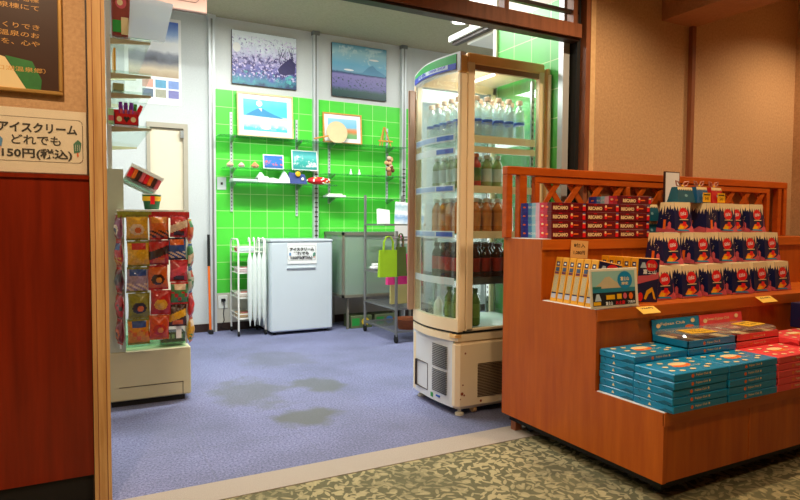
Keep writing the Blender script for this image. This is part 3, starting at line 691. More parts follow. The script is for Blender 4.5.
m = MB(); m.hexa([(0, 0, 0), (.14, 0, 0), (.14, .16, 0), (0, .16, 0)], [(.02, .02, .09), (.12, .02, .09), (.12, .14, .07), (.02, .14, .07)], plain('dark_blue_bag', (26, 36, 66), .6))
tag(m.build('dark_bundle', loc=(2.44, 5.75, .36)), 'dark blue bundle inside the glass display case', 'bundle')
m = MB(); m.bbox(0, .30, 0, .2, 0, .09, plain('blue_crate', (36, 92, 120), .5), .006)
tag(m.build('storage_tray', loc=(2.66, 5.76, .36)), 'dark teal tray inside the glass display case', 'tray')
for x, c, c2, lab in ((2.46, (96, 110, 70), (230, 196, 40), 'green and yellow carton under the display case, left one'), (2.74, (110, 120, 84), (60, 120, 190), 'green carton with a round blue print under the display case')):
    m = MB(); m.bbox(0, .24, 0, .2, 0, .13, plain('ctn%d' % int(x * 100), c, .6, var=.3, scale=30), .004)
    fc = Face(m, (0, 0, 0), (.24, 0, 0), (.24, 0, .13), (0, 0, .13)); fc.rect(.05, .4, .2, .8, greenp).oval(.68, .5, .18, .32, plain('ctp%d' % int(x * 100), c2, .5))
    tag(m.build('carton', loc=(x, 5.72, .0)), lab, 'carton')
# rack
t = thing('metal_rack', 'grey metal wheeled rack of shelves behind the drinks fridge, hung with bags', 'rack', (2.53, 4.85, 0))
rw, rd = .42, .68
for x, y, h in ((0, 0, 1.02), (rw, 0, 1.02), (0, rd, 1.37), (rw, rd, 1.37)):
    m = MB(); m.tube((x, y, .06), (x, y, h), .014, greymetal, 10); m.build('post', t, True)
    m = MB(); m.box(x - .014, x + .014, y - .01, y + .01, .045, .075, black); cst = m.build('caster', t); m = MB(); m.lathe((x - .012, y, .032), [(.014, 0), (.031, .003), (.031, .021), (.014, .024)], black, 14, 'x'); m.build('wheel', cst)
m = MB(); m.tube((-.16, -.055, .962), (.25, -.055, .962), .005, steel, 7); m.tube((0, -.055, .962), (0, 0, .962), .005, steel, 7); m.tube((-.08, .072, .967), (.3, .072, .967), .005, steel, 7); m.build('hook_rail', t)
for z in (.10, .31, .62, .94, 1.075):
    y0 = 0 if z < 1 else .22
    m = MB(); m.box(-.01, rw + .01, y0 - .008, y0 + .004, z - .008, z + .01, greymetal); m.box(-.01, rw + .01, rd - .004, rd + .008, z - .008, z + .01, greymetal); m.box(-.01, .002, y0, rd, z - .008, z + .01, greymetal); m.box(rw - .002, rw + .01, y0, rd, z - .008, z + .01, greymetal)
    k = .02
    while k < rw: m.box(k, k + .004, y0, rd, z - .002, z + .002, greymetal); k += .022
    m.build('shelf', t)
def bag(label, loc, w, h, d, mat, rz=0, hl=.12):
    t = thing('shopping_bag', label, 'bag', loc, rz)
    m = MB(); m.hexa([(0, 0, 0), (w, 0, 0), (w, d, 0), (0, d, 0)], [(.006, d * .3, h), (w - .006, d * .3, h), (w - .006, d * .7, h), (.006, d * .7, h)], mat)
    m.build('body', t)
    for y in (d * .3, d * .7):
        m = MB(); m.path([(w * .25, y, h - .03), (w * .27, y, h + hl * .6), (w * .38, (y + d * .5) / 2, h + hl * .95), (w * .5, d * .5, h + hl), (w * .62, (y + d * .5) / 2, h + hl * .95), (w * .73, y, h + hl * .6), (w * .75, y, h - .03)], .005, mat, 6); m.build('handle', t)
    return t
bag('lime green shopping bag hanging at the front of the rack', (2.325, 4.77, .615), .19, .24, .05, plain('lime_cloth', (150, 190, 10), .7))
bag('dark olive shopping bag hanging behind the lime green bag', (2.495, 4.765, .62), .10, .26, .06, plain('olive_cloth', (70, 84, 20), .7))
bag('bright pink shopping bag below the green bags on the rack', (2.47, 4.90, .53), .23, .28, .05, plain('pink_cloth', (226, 50, 130), .7), 0, .17)
bag('dark red shopping bag at the right of the pink one', (2.66, 4.80, .52), .12, .36, .05, plain('dark_red_cloth', (150, 20, 40), .7))
m = MB(); m.box(0, .26, 0, .02, 0, .45, plain('khaki_board', (186, 176, 110), .7)); tag(m.build('card_sheet', loc=(2.60, 5.10, .322)), 'khaki sheet of card standing behind the pink bag on the rack', 'card')
m = MB(); m.lathe((0, 0, 0), [(.09, 0), (.13, .09), (.138, .095), (.122, .09), (.085, .01)], plain('basket_brown', (150, 80, 40), .7, var=.35, scale=60, bmp=.5), 20)
m.ball((.09, -.06, .09), .045, .045, .035, paper)
tag(m.build('wicker_basket', loc=(2.72, 4.98, .103), smooth=True), 'round brown basket on the lowest shelf of the metal rack', 'basket')
pam = paint('pamphlet_print', .22, [(0, (230, 232, 230)), (.3, (120, 160, 200)), (.5, (236, 236, 236)), (.8, (150, 180, 190)), (1, (240, 240, 240))], .4, 18)
for x, y, w, h, mt, lab, rz in ((2.52, 5.2, .13, .15, paper, 'plain white leaflet stack at the left of the rack top', .1), (2.655, 5.12, .13, .22, pam, 'upright printed leaflet in the middle of the rack top', -.2), (2.80, 5.08, .13, .21, pam, 'printed leaflets at the right end of the rack top', -.35)):
    m = MB(); m.box(0, w, 0, .03, 0, h, mt); m.box(.005, w - .005, .03, .034, 0, h * .9, paper); tag(m.build('leaflet', loc=(x, y, 1.086), rot=(-.22, .1, rz)), lab, 'leaflet')
m = MB(); m.box(0, .15, -.004, 0, 0, .17, paper); tag(m.build('notice_sheet', loc=(2.62, 5.06, .90)), 'white paper sheet hung under the rack top shelf', 'paper')
m = MB(); m.bbox(0, .13, 0, .10, 0, .035, paper, .012); m.bbox(.02, .10, .02, .09, .035, .06, paper, .01); tag(m.build('folded_paper', loc=(2.55, 5.38, .631)), 'small folded white paper on the middle shelf of the rack', 'paper')

# ------------------------------------------------------------------ snack shelving on the left
t = thing('display_shelving', 'beige shelving unit with glass shelves on brackets at the left of the shop', 'shelving', (.13, 3.88, 0))
bg = plain('beige_laminate', (206, 200, 160), .45, var=.06, scale=6)
m = MB(); m.bbox(0, .465, 0, 1.2, .035, .33, bg, .006); m.box(.06, .42, -.003, 0, .115, .118, dark); m.box(.415, .418, -.003, 0, .04, .118, dark); m.build('base_cabinet', t)
m = MB(); m.box(.02, .43, .02, 1.18, 0, .036, black); m.build('plinth', t)
m = MB(); m.box(0, .10, 0, 1.2, .33, 1.40, plain('grey_beige_panel', (190, 196, 172), .5)); m.build('upright_panel', t)
m = MB(); m.box(.10, .45, .03, 1.17, .345, .352, shelfg); m.box(.10, .45, .03, .036, .352, .42, shelfg); m.build('glass_tray', t)
m = MB(); m.box(.02, .045, .06, .085, 1.40, 2.75, alu); m.build('post', t)
m = MB(); m.box(.02, .045, 1.10, 1.125, 1.40, 2.75, alu); m.build('post', t)
m = MB()
for y in (.145, .235): m.tube((.08, y, 1.350), (.27, y, 1.257), .004, alu, 6)
m.build('sloped_rest', t)
bt = plain('tan_metal', (186, 170, 136), .45)
for z in (2.165, 1.965, 1.85, 1.655):
    for y in (.065, 1.105):
        m = MB(); m.hexa([(.045, y, z - .034), (.262, y, z - .012), (.262, y + .015, z - .012), (.045, y + .015, z - .034)], [(.045, y, z - .001), (.262, y, z - .001), (.262, y + .015, z - .001), (.045, y + .015, z - .001)], bt); m.build('bracket', t)
    m = MB(); m.bbox(.04, .265, .02, 1.16, z, z + .006, glass('clear_shelf', (242, 250, 246), .07, 1), .002); m.build('glass_shelf', t)
# things on it
m = MB(); m.bbox(0, .10, 0, .06, 0, .30, plain('red_brown_pack', (150, 60, 50), .4, var=.5, scale=18), .006); m.bbox(.004, .05, -.004, .0, .03, .1, greenp, .001); m.bbox(.05, .09, -.004, .0, .02, .12, cream, .001)
fc = Face(m, (0, 0, 0), (.10, 0, 0), (.10, 0, .30), (0, 0, .30)); fc.oval(.5, .68, .3, .12, pinkp).oval(.45, .68, .16, .06, cream)
tag(m.build('boxed_souvenir', loc=(.185, 3.96, 2.174)), 'red and brown boxed souvenir on the top glass shelf', 'box')
fp = glass('plastic_sleeve', (240, 246, 248), .2, .45, (226, 234, 240))
m = MB(); m.hexa([(0, 0, 0), (.20, 0, 0), (.20, .02, 0), (0, .02, 0)], [(.02, .05, .27), (.26, .05, .25), (.26, .07, .25), (.02, .07, .27)], fp)
tag(m.build('clear_sleeve', loc=(.27, 3.93, 2.174)), 'translucent white plastic sleeve leaning outward on the top glass shelf', 'sleeve')
m = MB(); m.box(0, .012, 0, .18, 0, .13, plain('amber_pack', (226, 170, 60), .4)); tag(m.build('amber_packet', loc=(.19, 3.93, 1.974)), 'thin amber packet on the second glass shelf', 'packet')
m = MB(); m.bbox(0, .06, 0, .12, 0, .045, plain('olive_pack', (150, 150, 100), .5), .004); tag(m.build('olive_box', loc=(.185, 3.93, 1.859)), 'small olive box on the third glass shelf', 'box')
t = thing('candy_box', 'red heart-patterned open box of candy bars on the lowest glass shelf', 'box', (.19, 3.93, 1.664))
m = MB(); rb = plain('red_box', (210, 22, 30), .4)
m.box(0, .13, 0, .005, 0, .065, rb); m.box(0, .13, .085, .09, 0, .10, rb); m.box(0, .005, 0, .09, 0, .085, rb); m.box(.125, .13, 0, .09, 0, .085, rb); m.box(0, .13, 0, .09, 0, .004, rb)
fc = Face(m, (0, 0, 0), (.13, 0, 0), (.13, 0, .065), (0, 0, .065)); fc.oval(.2, .5, .11, .24, cream).oval(.78, .5, .11, .24, cream).poly([(.5, .2), (.64, .6), (.56, .78), (.5, .65), (.44, .78), (.36, .6)], dark); m.build('carton', t)
for i in range(5):
    c = [plain('violet_wrap', (120, 50, 160), .35), plain('violet_wrap', (120, 50, 160), .35), plain('violet_wrap', (120, 50, 160), .35), plain('green_wrap', (70, 160, 60), .4), red][i]
    lab = ['purple candy bar at the left of the red box', 'purple candy bar in the middle of the red box', 'purple candy bar right of the middle in the red box', 'green candy bar at the back of the red box', 'red candy bar leaning out to the right of the red box'][i]
    m = MB(); m.bbox(0, .024, 0, .012, 0, .12, c, .004); m.box(.002, .022, .004, .008, .12, .132, c); m.box(.004, .02, -.001, 0, .05, .09, pinkp)
    x = .19 + .03 + i * .022 if i < 4 else .19 + .085
    tag(m.build('candy_bar', loc=(x if i < 3 else (.28 if i == 3 else .275), 3.952 + .012 * (i % 2) + (.02 if i == 3 else 0), 1.669 if i < 4 else 1.672), rot=(0, (i - 1) * .06 if i < 4 else .42, 0)), lab, 'candy')
m = MB(); m.bbox(0, .03, 0, .05, 0, .09, plain('pale_green_pack', (170, 206, 150), .5, var=.3, scale=50), .004); m.box(.0, .03, -.001, .0, .02, .05, pinkp)
tag(m.build('small_packet', loc=(.158 + .0, 3.93, 1.664)), 'pale green packet left of the red candy box', 'packet')
# tilted tray box and cup noodle in front of the panel
t = thing('tilted_tray', 'white tilted open box showing red and brown goods, above the snack bags', 'box', (.237, 4.0, 1.345), rot=(0, .45, 0))
m = MB(); m.box(0, .20, 0, .14, .095, .115, paper); m.box(0, .18, .0, .14, .0, .01, plain('mint_plastic', (150, 206, 190), .3)); m.box(0, .20, .13, .14, 0, .095, paper); m.build('carton', t)
m = MB()
for k in range(8): m.bbox(.005 + k * .024, .027 + k * .024, .005, .125, .035, .094, [red, orange, plain('dark_choc', (70, 30, 20), .4), pinkp][k % 4], .003)
m.build('goods', t)
m = MB(); m.path([(0, .0, .0), (0, .0, .12), (0, .09, .12), (0, .09, 0)], .003, alu, 5)
m.box(-.05, .12, -.01, .1, -.006, 0, alu); m.box(-.003, .003, .04, .05, -.06, 0, alu)
t = thing('cup_noodle', 'dark green cup of noodles on the wire stand above the snack bags', 'cup noodles', (.395, 4.02, 1.172))
m = MB(); m.lathe((0, 0, 0), [(.042, 0), (.054, .088)], plain('dark_green_cup', (20, 90, 50), .4), 18); m.build('cup', t, True)
m = MB(); m.lathe((0, 0, 0), [(.056, .088), (.056, .093), (.01, .095)], paper, 18); m.lathe((0, 0, 0), [(.0535, .05), (.0555, .078)], yellow, 18); m.box(-.012, .012, -.056, -.05, .03, .08, red); m.build('lid', t, True)

# wire hanger stand with strips of snack bags
t = thing('snack_hanger', 'white wire hanger stand holding strips of snack bags', 'display stand', (.22, 3.80, 0))
m = MB()
m.box(-.03, .36, .05, .27, 1.158, 1.166, offwhite); m.box(-.03, .15, -.012, -.006, 1.118, 1.155, plain('strip_header', (150, 150, 40), .5, var=.5, scale=60)); m.box(.15, .36, -.012, -.006, 1.118, 1.155, plain('strip_header_red', (190, 30, 26), .5, var=.5, scale=60)); m.build('top_plate', t)
for x in (-.02, .345):
    m = MB(); m.tube((x, .055, .354), (x, .055, 1.16), .005, wp); m.tube((x, .055, 1.14), (x, -.01, 1.14), .004, wp); m.build('upright', t)
m = MB(); m.tube((-.03, .0, 1.14), (.355, .0, 1.14), .004, wp); m.tube((-.035, .0, 1.14), (-.035, .15, 1.14), .004, wp); m.tube((.36, .0, 1.14), (.36, .15, 1.14), .004, wp); m.tube((-.035, .055, 1.14), (.36, .055, 1.14), .004, wp); m.build('hanging_bar', t)
m = MB(); m.box(.06, .09, .0, .004, .40, 1.14, paper); m.box(.175, .205, .0, .004, .40, 1.14, paper); m.box(.28, .31, .0, .004, .40, 1.14, paper); m.build('clip_strip', t)
def snack(label, loc, w, h, cols, rot, emblem, seed):
    cols = [tuple(int(v * f) for v, f in zip(c, (.92, .82, .75))) for c in cols]
    base, band, blob, accent = [plain('snack_%d_%d_%d' % c, c, .28, var=.55, scale=75, coat=.4) for c in cols]
    m = MB(); n, k = 20, 24; vs = []
    rr = random.Random(seed); ph_ = rr.uniform(0, 6)
    for side in (-1, 1):
        for j in range(k + 1):
            for i in range(n + 1):
                u, v = i / n, j / k
                b = max(0, math.sin(PI * u)) ** .6 * max(0, math.sin(PI * min(1, max(0, (v - .07) / .86)))) ** .55
                wv = .003 * math.sin(u * 11 + ph_) * math.sin(v * 9 + ph_)
                pin = 1 - .05 * math.sin(PI * v)
                vs.append(((u - .5) * w * pin, side * (b * .023 + (wv if 0 < b else 0)) + (.002 * math.sin(u * 24) if b < .05 else 0), v * h))
    def colour(u, v, side):
        if v < .09 or v > .91: return band
        if side > 0: return base
        if emblem == 0 and ((u - .5) / .33) ** 2 + ((v - .42) / .22) ** 2 < 1: return accent if ((u - .55) / .16) ** 2 + ((v - .4) / .1) ** 2 < 1 else blob
        if emblem == 1 and v > .66 and .12 < u < .9: return blob
        if emblem == 1 and v < .38 and (u + v * 2.2) % .4 < .2: return accent
        if emblem == 2 and abs(v - .5 - (u - .5) * .3) < .17: return blob
        if emblem == 2 and v < .3 and .2 < u < .8: return accent
        if emblem == 3 and (int(u * 5) + int(v * 6)) % 3 == 0 and .15 < v < .6: return blob
        if emblem == 3 and v > .68 and .2 < u < .85: return accent
        return base
    N_ = (n + 1) * (k + 1)
    for si, side in enumerate((-1, 1)):
        groups = {}
        for j in range(k):
            for i in range(n):
                a = si * N_ + j * (n + 1) + i; q = (a, a + 1, a + n + 2, a + n + 1)
                if side > 0: q = tuple(reversed(q))
                groups.setdefault(colour((i + .5) / n, (j + .5) / k, side), []).append(q)
        for mt, fs in groups.items():
            idx = m.mi(mt)
            for f in fs: m.f.append(f); m.m.append(idx)
    m.v = vs
    o = m.build('snack_bag', loc=loc, rot=rot, smooth=True)
    me = o.data
    return tag(o, label, 'snack bag')
Y_, O_, R_, K_, P_, B_, G_, W2, N2, T_ = (232, 190, 30), (226, 110, 26), (200, 24, 22), (60, 24, 16), (190, 40, 60), (30, 80, 170), (140, 150, 30), (236, 226, 200), (24, 26, 66), (70, 150, 90)
SN = [('lime and yellow snack bag with a white badge, top of the left front strip', 0, 0, (Y_, G_, W2, O_), 0),
      ('bright yellow snack bag, second from the top of the left front strip', 0, 1, ((240, 196, 24), G_, (248, 210, 60), R_), 3),
      ('lilac and blue snack bag, middle of the left front strip', 0, 2, ((170, 160, 190), G_, B_, W2), 1),
      ('snack bag with a dark oval window of orange pieces, fourth down the left front strip', 0, 3, (G_, G_, N2, O_), 0),
      ('golden orange snack bag, bottom of the left front strip', 0, 4, ((224, 160, 30), G_, O_, B_), 3),
      ('orange snack bag with a red top, top of the middle strip', 1, 0, (O_, R_, (236, 160, 50), K_), 1),
      ('dark brown and red snack bag, second down the middle strip', 1, 1, (R_, (150, 20, 20), K_, O_), 2),
      ('orange and brown snack bag, middle of the middle strip', 1, 2, (O_, R_, K_, (236, 160, 50)), 0),
      ('bright red snack bag with a yellow face-sized oval, fourth down the middle strip', 1, 3, (R_, R_, (240, 190, 40), (240, 200, 80)), 0),
      ('orange-red snack bag, bottom of the middle strip', 1, 4, ((226, 84, 20), O_, R_, (240, 160, 50)), 0),
      ('red snack bag with a cream stripe, top of the right front strip', 2, 0, (R_, P_, W2, K_), 2),
      ('dark brown and blue snack bag, second down the right front strip', 2, 1, (B_, N2, O_, W2), 1),
      ('pink snack bag, middle of the right front strip', 2, 2, (P_, R_, (230, 80, 110), K_), 2),
      ('green and red snack bag, fourth down the right front strip', 2, 3, (T_, R_, R_, W2), 3),
      ('black and yellow snack bag, bottom of the right front strip', 2, 4, (K_, K_, Y_, O_), 2)]
for lab, c, r, cols, e in SN:
    hh = (.150, .146, .132)[c]; w = (.118, .112, .100)[c]
    x = (.292, .405, .512)[c]
    snack(lab, (x + .006 * math.sin(r * 2.3 + c), 3.775 - .004 * (r % 2), 1.135 - (r + 1) * hh + .002), w, hh * .99, cols, (random.uniform(-.05, .05), random.uniform(-.04, .04), random.uniform(-.16, .16)), e, c * 7 + r)
side_l = [((150, 60, 110), R_, W2, N2), (R_, P_, B_, Y_), ((120, 30, 40), R_, K_, P_), (R_, (120, 20, 20), (90, 70, 60), P_), ((140, 20, 30), R_, O_, K_)]
for r in range(5):
    snack(['top', 'second', 'third', 'fourth', 'bottom'][r] + ' dark red and purple snack bag hanging on the left side of the stand', (.198, 3.83, 1.135 - (r + 1) * .15), .10, .148, side_l[r], (0, 0, -PI / 2 + .25), r % 4, 40 + r)
side_r = [(O_, Y_, T_, R_), (T_, B_, W2, O_), ((200, 220, 210), B_, T_, R_), (R_, R_, (250, 60, 40), Y_), (Y_, O_, W2, T_)]
for r in range(5):
    snack(['top orange and green', 'second blue-green', 'third pale', 'fourth bright red', 'bottom yellow'][r] + ' snack bag bulging from the right side of the stand', (.588, 3.84, 1.115 - (r + 1) * .150), .09, .148, side_r[r], (0, 0, PI / 2 - .35), (r + 1) % 4, 60 + r)
# low things on the tray
m = MB(); m.bbox(0, .14, 0, .09, 0, .065, black, .004); fc = Face(m, (0, 0, 0), (.14, 0, 0), (.14, 0, .065), (0, 0, .065))
for k in range(5): fc.rect(.08 + k * .18, .2 + k * .18, .35, .75, cream)
tag(m.build('black_box', loc=(.43, 3.935, .353)), 'black box with pale marks on the glass tray under the snack bags', 'box')
m = MB(); m.hexa([(0, 0, 0), (.12, 0, 0), (.12, .08, 0), (0, .08, 0)], [(0, .04, .17), (.12, .04, .17), (.12, .1, .17), (0, .1, .17)], paper)
tag(m.build('white_carton', loc=(.46, 4.06, .353)), 'white carton leaning back behind the snack bags', 'carton')

# ------------------------------------------------------------------ drinks fridge
ft = thing('drinks_fridge', 'tall beige glass-sided drinks fridge with a white louvred base', 'fridge', (0, 0, 0))
FX0, FX1, FY0, FY1 = 1.87, 2.48, 2.83, 3.35
fb = plain('fridge_beige', (244, 222, 184), .4, var=.05, scale=5)
fwh = plain('fridge_white', (222, 224, 226), .4, var=.03, scale=5)
ory = plain('fridge_ochre', (240, 190, 120), .45)
ft.location = (FX0, FY0, 0)
fd, fl_ = FX1 - FX0, FY1 - FY0   # x depth, y width
def bow(y, a=.045): return -a * math.sin(PI * min(1, max(0, y / fl_)))   # the front bulges towards -x
def bowed(z0, z1, x_in, mat, a=.045, n=12, m=None, y0=0, y1=None, x_out=0, z0f=None, z1f=None):
    m = m or MB(); y1 = fl_ - .003 if y1 is None else y1; y0 = max(y0, .003); vs = []
    for i in range(n + 1):
        y = y0 + (y1 - y0) * i / n; x = x_out + bow(y, a)
        zz0 = z0 if z0f is None else z0f(y); zz1 = z1 if z1f is None else z1f(y)
        vs += [(x, y, zz0), (x, y, zz1), (x_in + (bow(y, a) if x_in < .1 else 0), y, zz1), (x_in + (bow(y, a) if x_in < .1 else 0), y, zz0)]
    fs = []
    for i in range(n):
        a_, b_ = i * 4, i * 4 + 4
        for k in range(4): fs.append((a_ + k, a_ + (k + 1) % 4, b_ + (k + 1) % 4, b_ + k))
    fs += [(3, 2, 1, 0), (n * 4, n * 4 + 1, n * 4 + 2, n * 4 + 3)]
    return m.add(vs, fs, mat)
m = bowed(.045, .43, .07, fwh, .02, y0=.042, y1=fl_ - .006)
for j in range(2):
    for k in range(13):
        z = .12 + j * .135 + k * .0098 if False else (.105 + k * .0105 if j == 0 else .255 + k * .0105)
        for q in range(2):
            y = .08 + q * .0
        m.box(-.0235, .0, .095, .245, z, z + .004, plain('louvre_grey', (92, 92, 96), .5))
m.box(-.0215, -.0, .30, .455, .085, .088, dark); m.box(-.0215, 0, .30, .455, .245, .248, dark); m.box(-.0215, 0, .30, .303, .085, .248, dark); m.box(-.0215, 0, .452, .455, .085, .248, dark)
m.box(-.0225, 0, .235, .26, .06, .085, greenp); m.box(-.0225, 0, .16, .20, .075, .085, bluep); m.build('front_panel', ft)
m = MB(); m.bbox(-.006, fd, 0, fl_, .035, .43, fb, .022); 
for k in range(22): m.box(.135, .42, -.004, 0, .10 + k * .009, .104 + k * .009, plain('vent_brown', (96, 76, 58), .6))
rust = plain('rust', (150, 66, 24), .8)
for x, z, r in ((.03, .13, .010), (.045, .12, .006), (.035, .18, .005), (.16, .075, .008), (.05, .36, .006), (.02, .10, .004)): m.lathe((x, -.0005, z), [(r, .001), (r, 0)], rust, 8, 'y')
m.build('lower_body', ft)
m = bowed(.43, .47, fd, fb, .045, z0f=None); m.box(-.02, .02, -.002, .06, .452, .47, ory); m.build('waist_band', ft)
m = bowed(.474, .484, fd - .02, black, .04); m.build('door_gasket', ft)
m = bowed(.484, .555, .03, fb, .045, z1f=lambda y: .555); m.build('door_sill', ft)
# upper frame
m = MB()
m.bbox(0, .05, 0, .035, .484, 1.93, fb, .008); m.bbox(0, .05, 0, .035, 1.93, 2.03, ory, .008)
m.bbox(.052, .098, .0, .03, .484, 2.0, fb, .004); m.bbox(fd - .05, fd - .01, .0, .035, .484, 2.0, fb, .004); m.bbox(.05, fd - .01, .0, .035, 1.985, 2.045, ory, .006)
m.bbox(.05, fd - .01, .0, .03, .484, .50, fb, .004)
m.bbox(.09, fd - .05, .006, .03, 1.955, 1.987, plain('fridge_shade_trim', (150, 104, 74), .5), .002)
m.build('side_frame', ft)
m = MB(); m.bbox(-.005, .04, fl_ - .035, fl_, .484, 1.96, fb, .008); m.bbox(fd - .03, fd, fl_ - .03, fl_, .484, 2.0, fb, .004); m.bbox(.04, fd, fl_ - .03, fl_, 1.95, 2.03, fb, .004); m.bbox(-.05, -.005, fl_ - .024, fl_ - .004, .55, 1.92, plain('rose_beige', (190, 152, 132), .4), .006); m.build('far_frame', ft)
m = MB(); m.bbox(fd, fd + .022, -.01, .03, .45, 2.02, ory, .004); m.bbox(fd + .0, fd + .012, -.035, -.011, .45, 1.98, fb, .003); m.build('rear_rail', ft)
topz = lambda y: 2.045 - .0 * y
topf = lambda y: 2.045 - .02 * (y / fl_) - .03 * max(0, (y / fl_) - .6)
m = bowed(1.94, 2.02, .03, fwh, .045, z1f=topf); m.build('top_front', ft)
m = MB(); m.box(.0, fd - .01, .03, fl_ - .03, 2.0, 2.03, fb); m.build('roof', ft)
# header sign, following the bow
m = bowed(1.984, 2.0, .0, plain('sign_green', (34, 160, 70), .4), .047, y0=.03, y1=fl_ - .02, x_out=-.003, z1f=lambda y: topf(y) - .010)
bowed(1.950, 1.984, .0, plain('sign_pale', (210, 226, 240), .4), .047, m=m, y0=.03, y1=fl_ - .02, x_out=-.003)
bowed(1.950, 1.960, .0, plain('sign_blue', (34, 60, 180), .4), .047, m=m, y0=.03, y1=fl_ - .02, x_out=-.0045)
bowed(1.950, 1.984, .0, plain('sign_blue', (34, 60, 180), .4), .047, m=m, y0=.03, y1=.09, x_out=-.0045)
bowed(1.950, 1.984, .0, plain('sign_blue', (34, 60, 180), .4), .047, m=m, y0=fl_ - .10, y1=fl_ - .02, x_out=-.0045)
def bow_text(m, s, yc, w, zc, h, mat, bold=0, a=.047, off=-.0065):
    vs, fs, asp = text_polys(s, bold); V = []
    for x, y in vs:
        yy = yc - x * w; V.append((bow(yy, a) + off, yy, zc + y * h))
    m.add(V, fs, mat)
bow_text(m, 'ITO EN', .36, .12, 1.974, .022, plain('sign_blue', (34, 60, 180), .4), .05)
bow_text(m, 'DRINK SHOP', .18, .15, 1.974, .016, plain('sign_blue', (34, 60, 180), .4), .03)
m.build('header_sign', ft)
fglass = glass('fridge_glass', (244, 250, 247), .09, .985, (210, 220, 220))
m = bowed(.555, 1.94, .006, fglass, .045, y0=.036, y1=fl_ - .036); m.build('front_glass', ft)
m = MB(); m.box(.098, fd - .05, .012, .017, .50, 1.985, fglass); m.build('side_glass', ft)
m = MB(); m.box(fd - .006, fd - .002, .03, fl_ - .03, .50, 1.98, fglass); m.build('rear_glass', ft)
m = MB(); m.box(.05, fd - .03, fl_ - .014, fl_ - .010, .50, 1.95, fglass); m.build('far_glass', ft)
for y in (.04, fl_ - .045):
    m = MB(); m.box(fd - .075, fd - .055, y, y + .012, .50, 1.95, steel)
    for k in range(40): m.box(fd - .069, fd - .061, y - .001, y + .0, .56 + k * .034, .575 + k * .034, black)
    m.build('shelf_upright', ft)
SH = [.50, .775, 1.04, 1.30, 1.585]
strip_b = plain('strip_blue', (40, 90, 190), .4); 
m = MB(); m.bbox(.01, fd - .01, .02, fl_ - .02, .485, .50, plain('fridge_floor', (206, 214, 210), .3), .003); m.build('floor_plate', ft)
for i, z in enumerate(SH[1:]):
    m = MB(); m.box(.03, fd - .07, .03, fl_ - .03, z - .010, z - .004, shelfg); 
    m.box(.05, fd - .06, .022, .030, z - .03, z + .012, fb if i > 0 else greymetal)
    if i == 3: m.box(.05, fd - .06, .022, .030, z - .085, z - .05, fb)
    fsh = m.build('fridge_shelf', ft)
    m = bowed(z - .028, z + .012, .004, plain('price_rail', (212, 222, 226), .4), .040, y0=.04, y1=fl_ - .04, x_out=.0)
    if i in (1, 2, 3):
        bowed(z - .020, z + .006, .003, plain('price_rail_pale', (150, 176, 214), .4), .040, m=m, y0=.20, y1=fl_ - .05, x_out=-.001)
        bowed(z - .020, z + .006, .003, strip_b, .040, m=m, y0=.05, y1=.19, x_out=-.0012)
    if i == 3:
        bowed(z - .100, z - .062, .004, plain('price_rail', (212, 222, 226), .4), .040, m=m, y0=.04, y1=fl_ - .04, x_out=.0); bowed(z - .094, z - .068, .003, strip_b, .040, m=m, y0=.05, y1=.19, x_out=-.0012)
    m.build('price_rail', fsh)
m = MB(); m.tube((.30, .10, 1.972), (.30, fl_ - .10, 1.972), .009, emit('fridge_tube', (240, 250, 255), 4)); m.build('light_tube', ft)
area('fridge_fill_light', (FX0 + .28, FY0 + fl_ / 2, 1.955), .4, .36, 7, (1, 1, .98))  # area lamps added to brighten the fridge inside, the tube alone is weak
area('fridge_fill_light', (FX0 + fd - .03, FY0 + fl_ / 2, 1.15), .06, .4, 5, (1, 1, .98), (0, PI / 2, 0)).data.size = 1.1
for x, y in ((.04, .04), (.04, fl_ - .05)):
    m = MB(); m.lathe((x, y, 0), [(.026, 0), (.026, .012), (.010, .018), (.010, .06)], offwhite, 12); m.build('levelling_foot', ft, True)
for x, y in ((.14, .05), (.56, .05), (.56, fl_ - .05)):
    m = MB(); m.box(x - .014, x + .016, y - .012, y + .012, .03, .06, ory); cst = m.build('caster', ft); m = MB(); m.lathe((x - .012, y, .026), [(.01, 0), (.026, .003), (.026, .022), (.01, .025)], ory, 14, 'x'); m.build('wheel', cst)
for o in list(bpy.data.objects): pass
# bottles
def bottle_proto(label, grp, liquid, capc, labelc, h, r, kind='pet'):
    t = thing('drink_bottle', label, 'bottle', (0, 0, -5), group=grp)
    m = MB(); neck = .012
    m.lathe((0, 0, 0), [(r * .7, 0), (r, .008), (r, h * .34), (r * .93, h * .37), (r * .93, h * .60), (r, h * .63), (r * .93, h * .72), (r * .55, h * .83), (neck, h * .88), (neck, h * .92)], liquid, 12); m.build('bottle_body', t, True)
    m = MB(); m.lathe((0, 0, 0), [(.0185, h * .90), (.0185, h), (.016, h + .002)], capc, 12); m.build('cap', t, True)
    m = MB(); m.lathe((0, 0, 0), [(r * 1.01, h * (.41 if kind == 'pet' else .22)), (r * 1.01, h * (.47 if kind == 'pet' else .60))], labelc, 12); m.build('bottle_label', t, True)
    return t
def liquid(name, c, see, refl=.25):
    return glass(name, c, refl, see, c)
wat = liquid('water_bottle', (236, 248, 244), .80); beigecap = plain('beige_cap', (226, 190, 160), .5)
P_W = bottle_proto('clear water bottle with a beige cap and blue band on the top fridge shelf', 'water bottles on the top fridge shelf', wat, beigecap, strip_b, .245, .031)
P_G = bottle_proto('green and clear drink bottle on the second fridge shelf', 'green and clear bottles on the second fridge shelf', liquid('pale_tea', (170, 190, 120), .45), paper, plain('label_silver', (190, 206, 200), .4), .195, .03, 'l')
P_O = bottle_proto('red and orange juice bottle on the second fridge shelf', 'red juice bottles at the side glass of the second shelf', plain('tomato', (190, 40, 20), .25), orange, plain('label_mix', (60, 110, 40), .4, var=.5, scale=60), .20, .031, 'l')
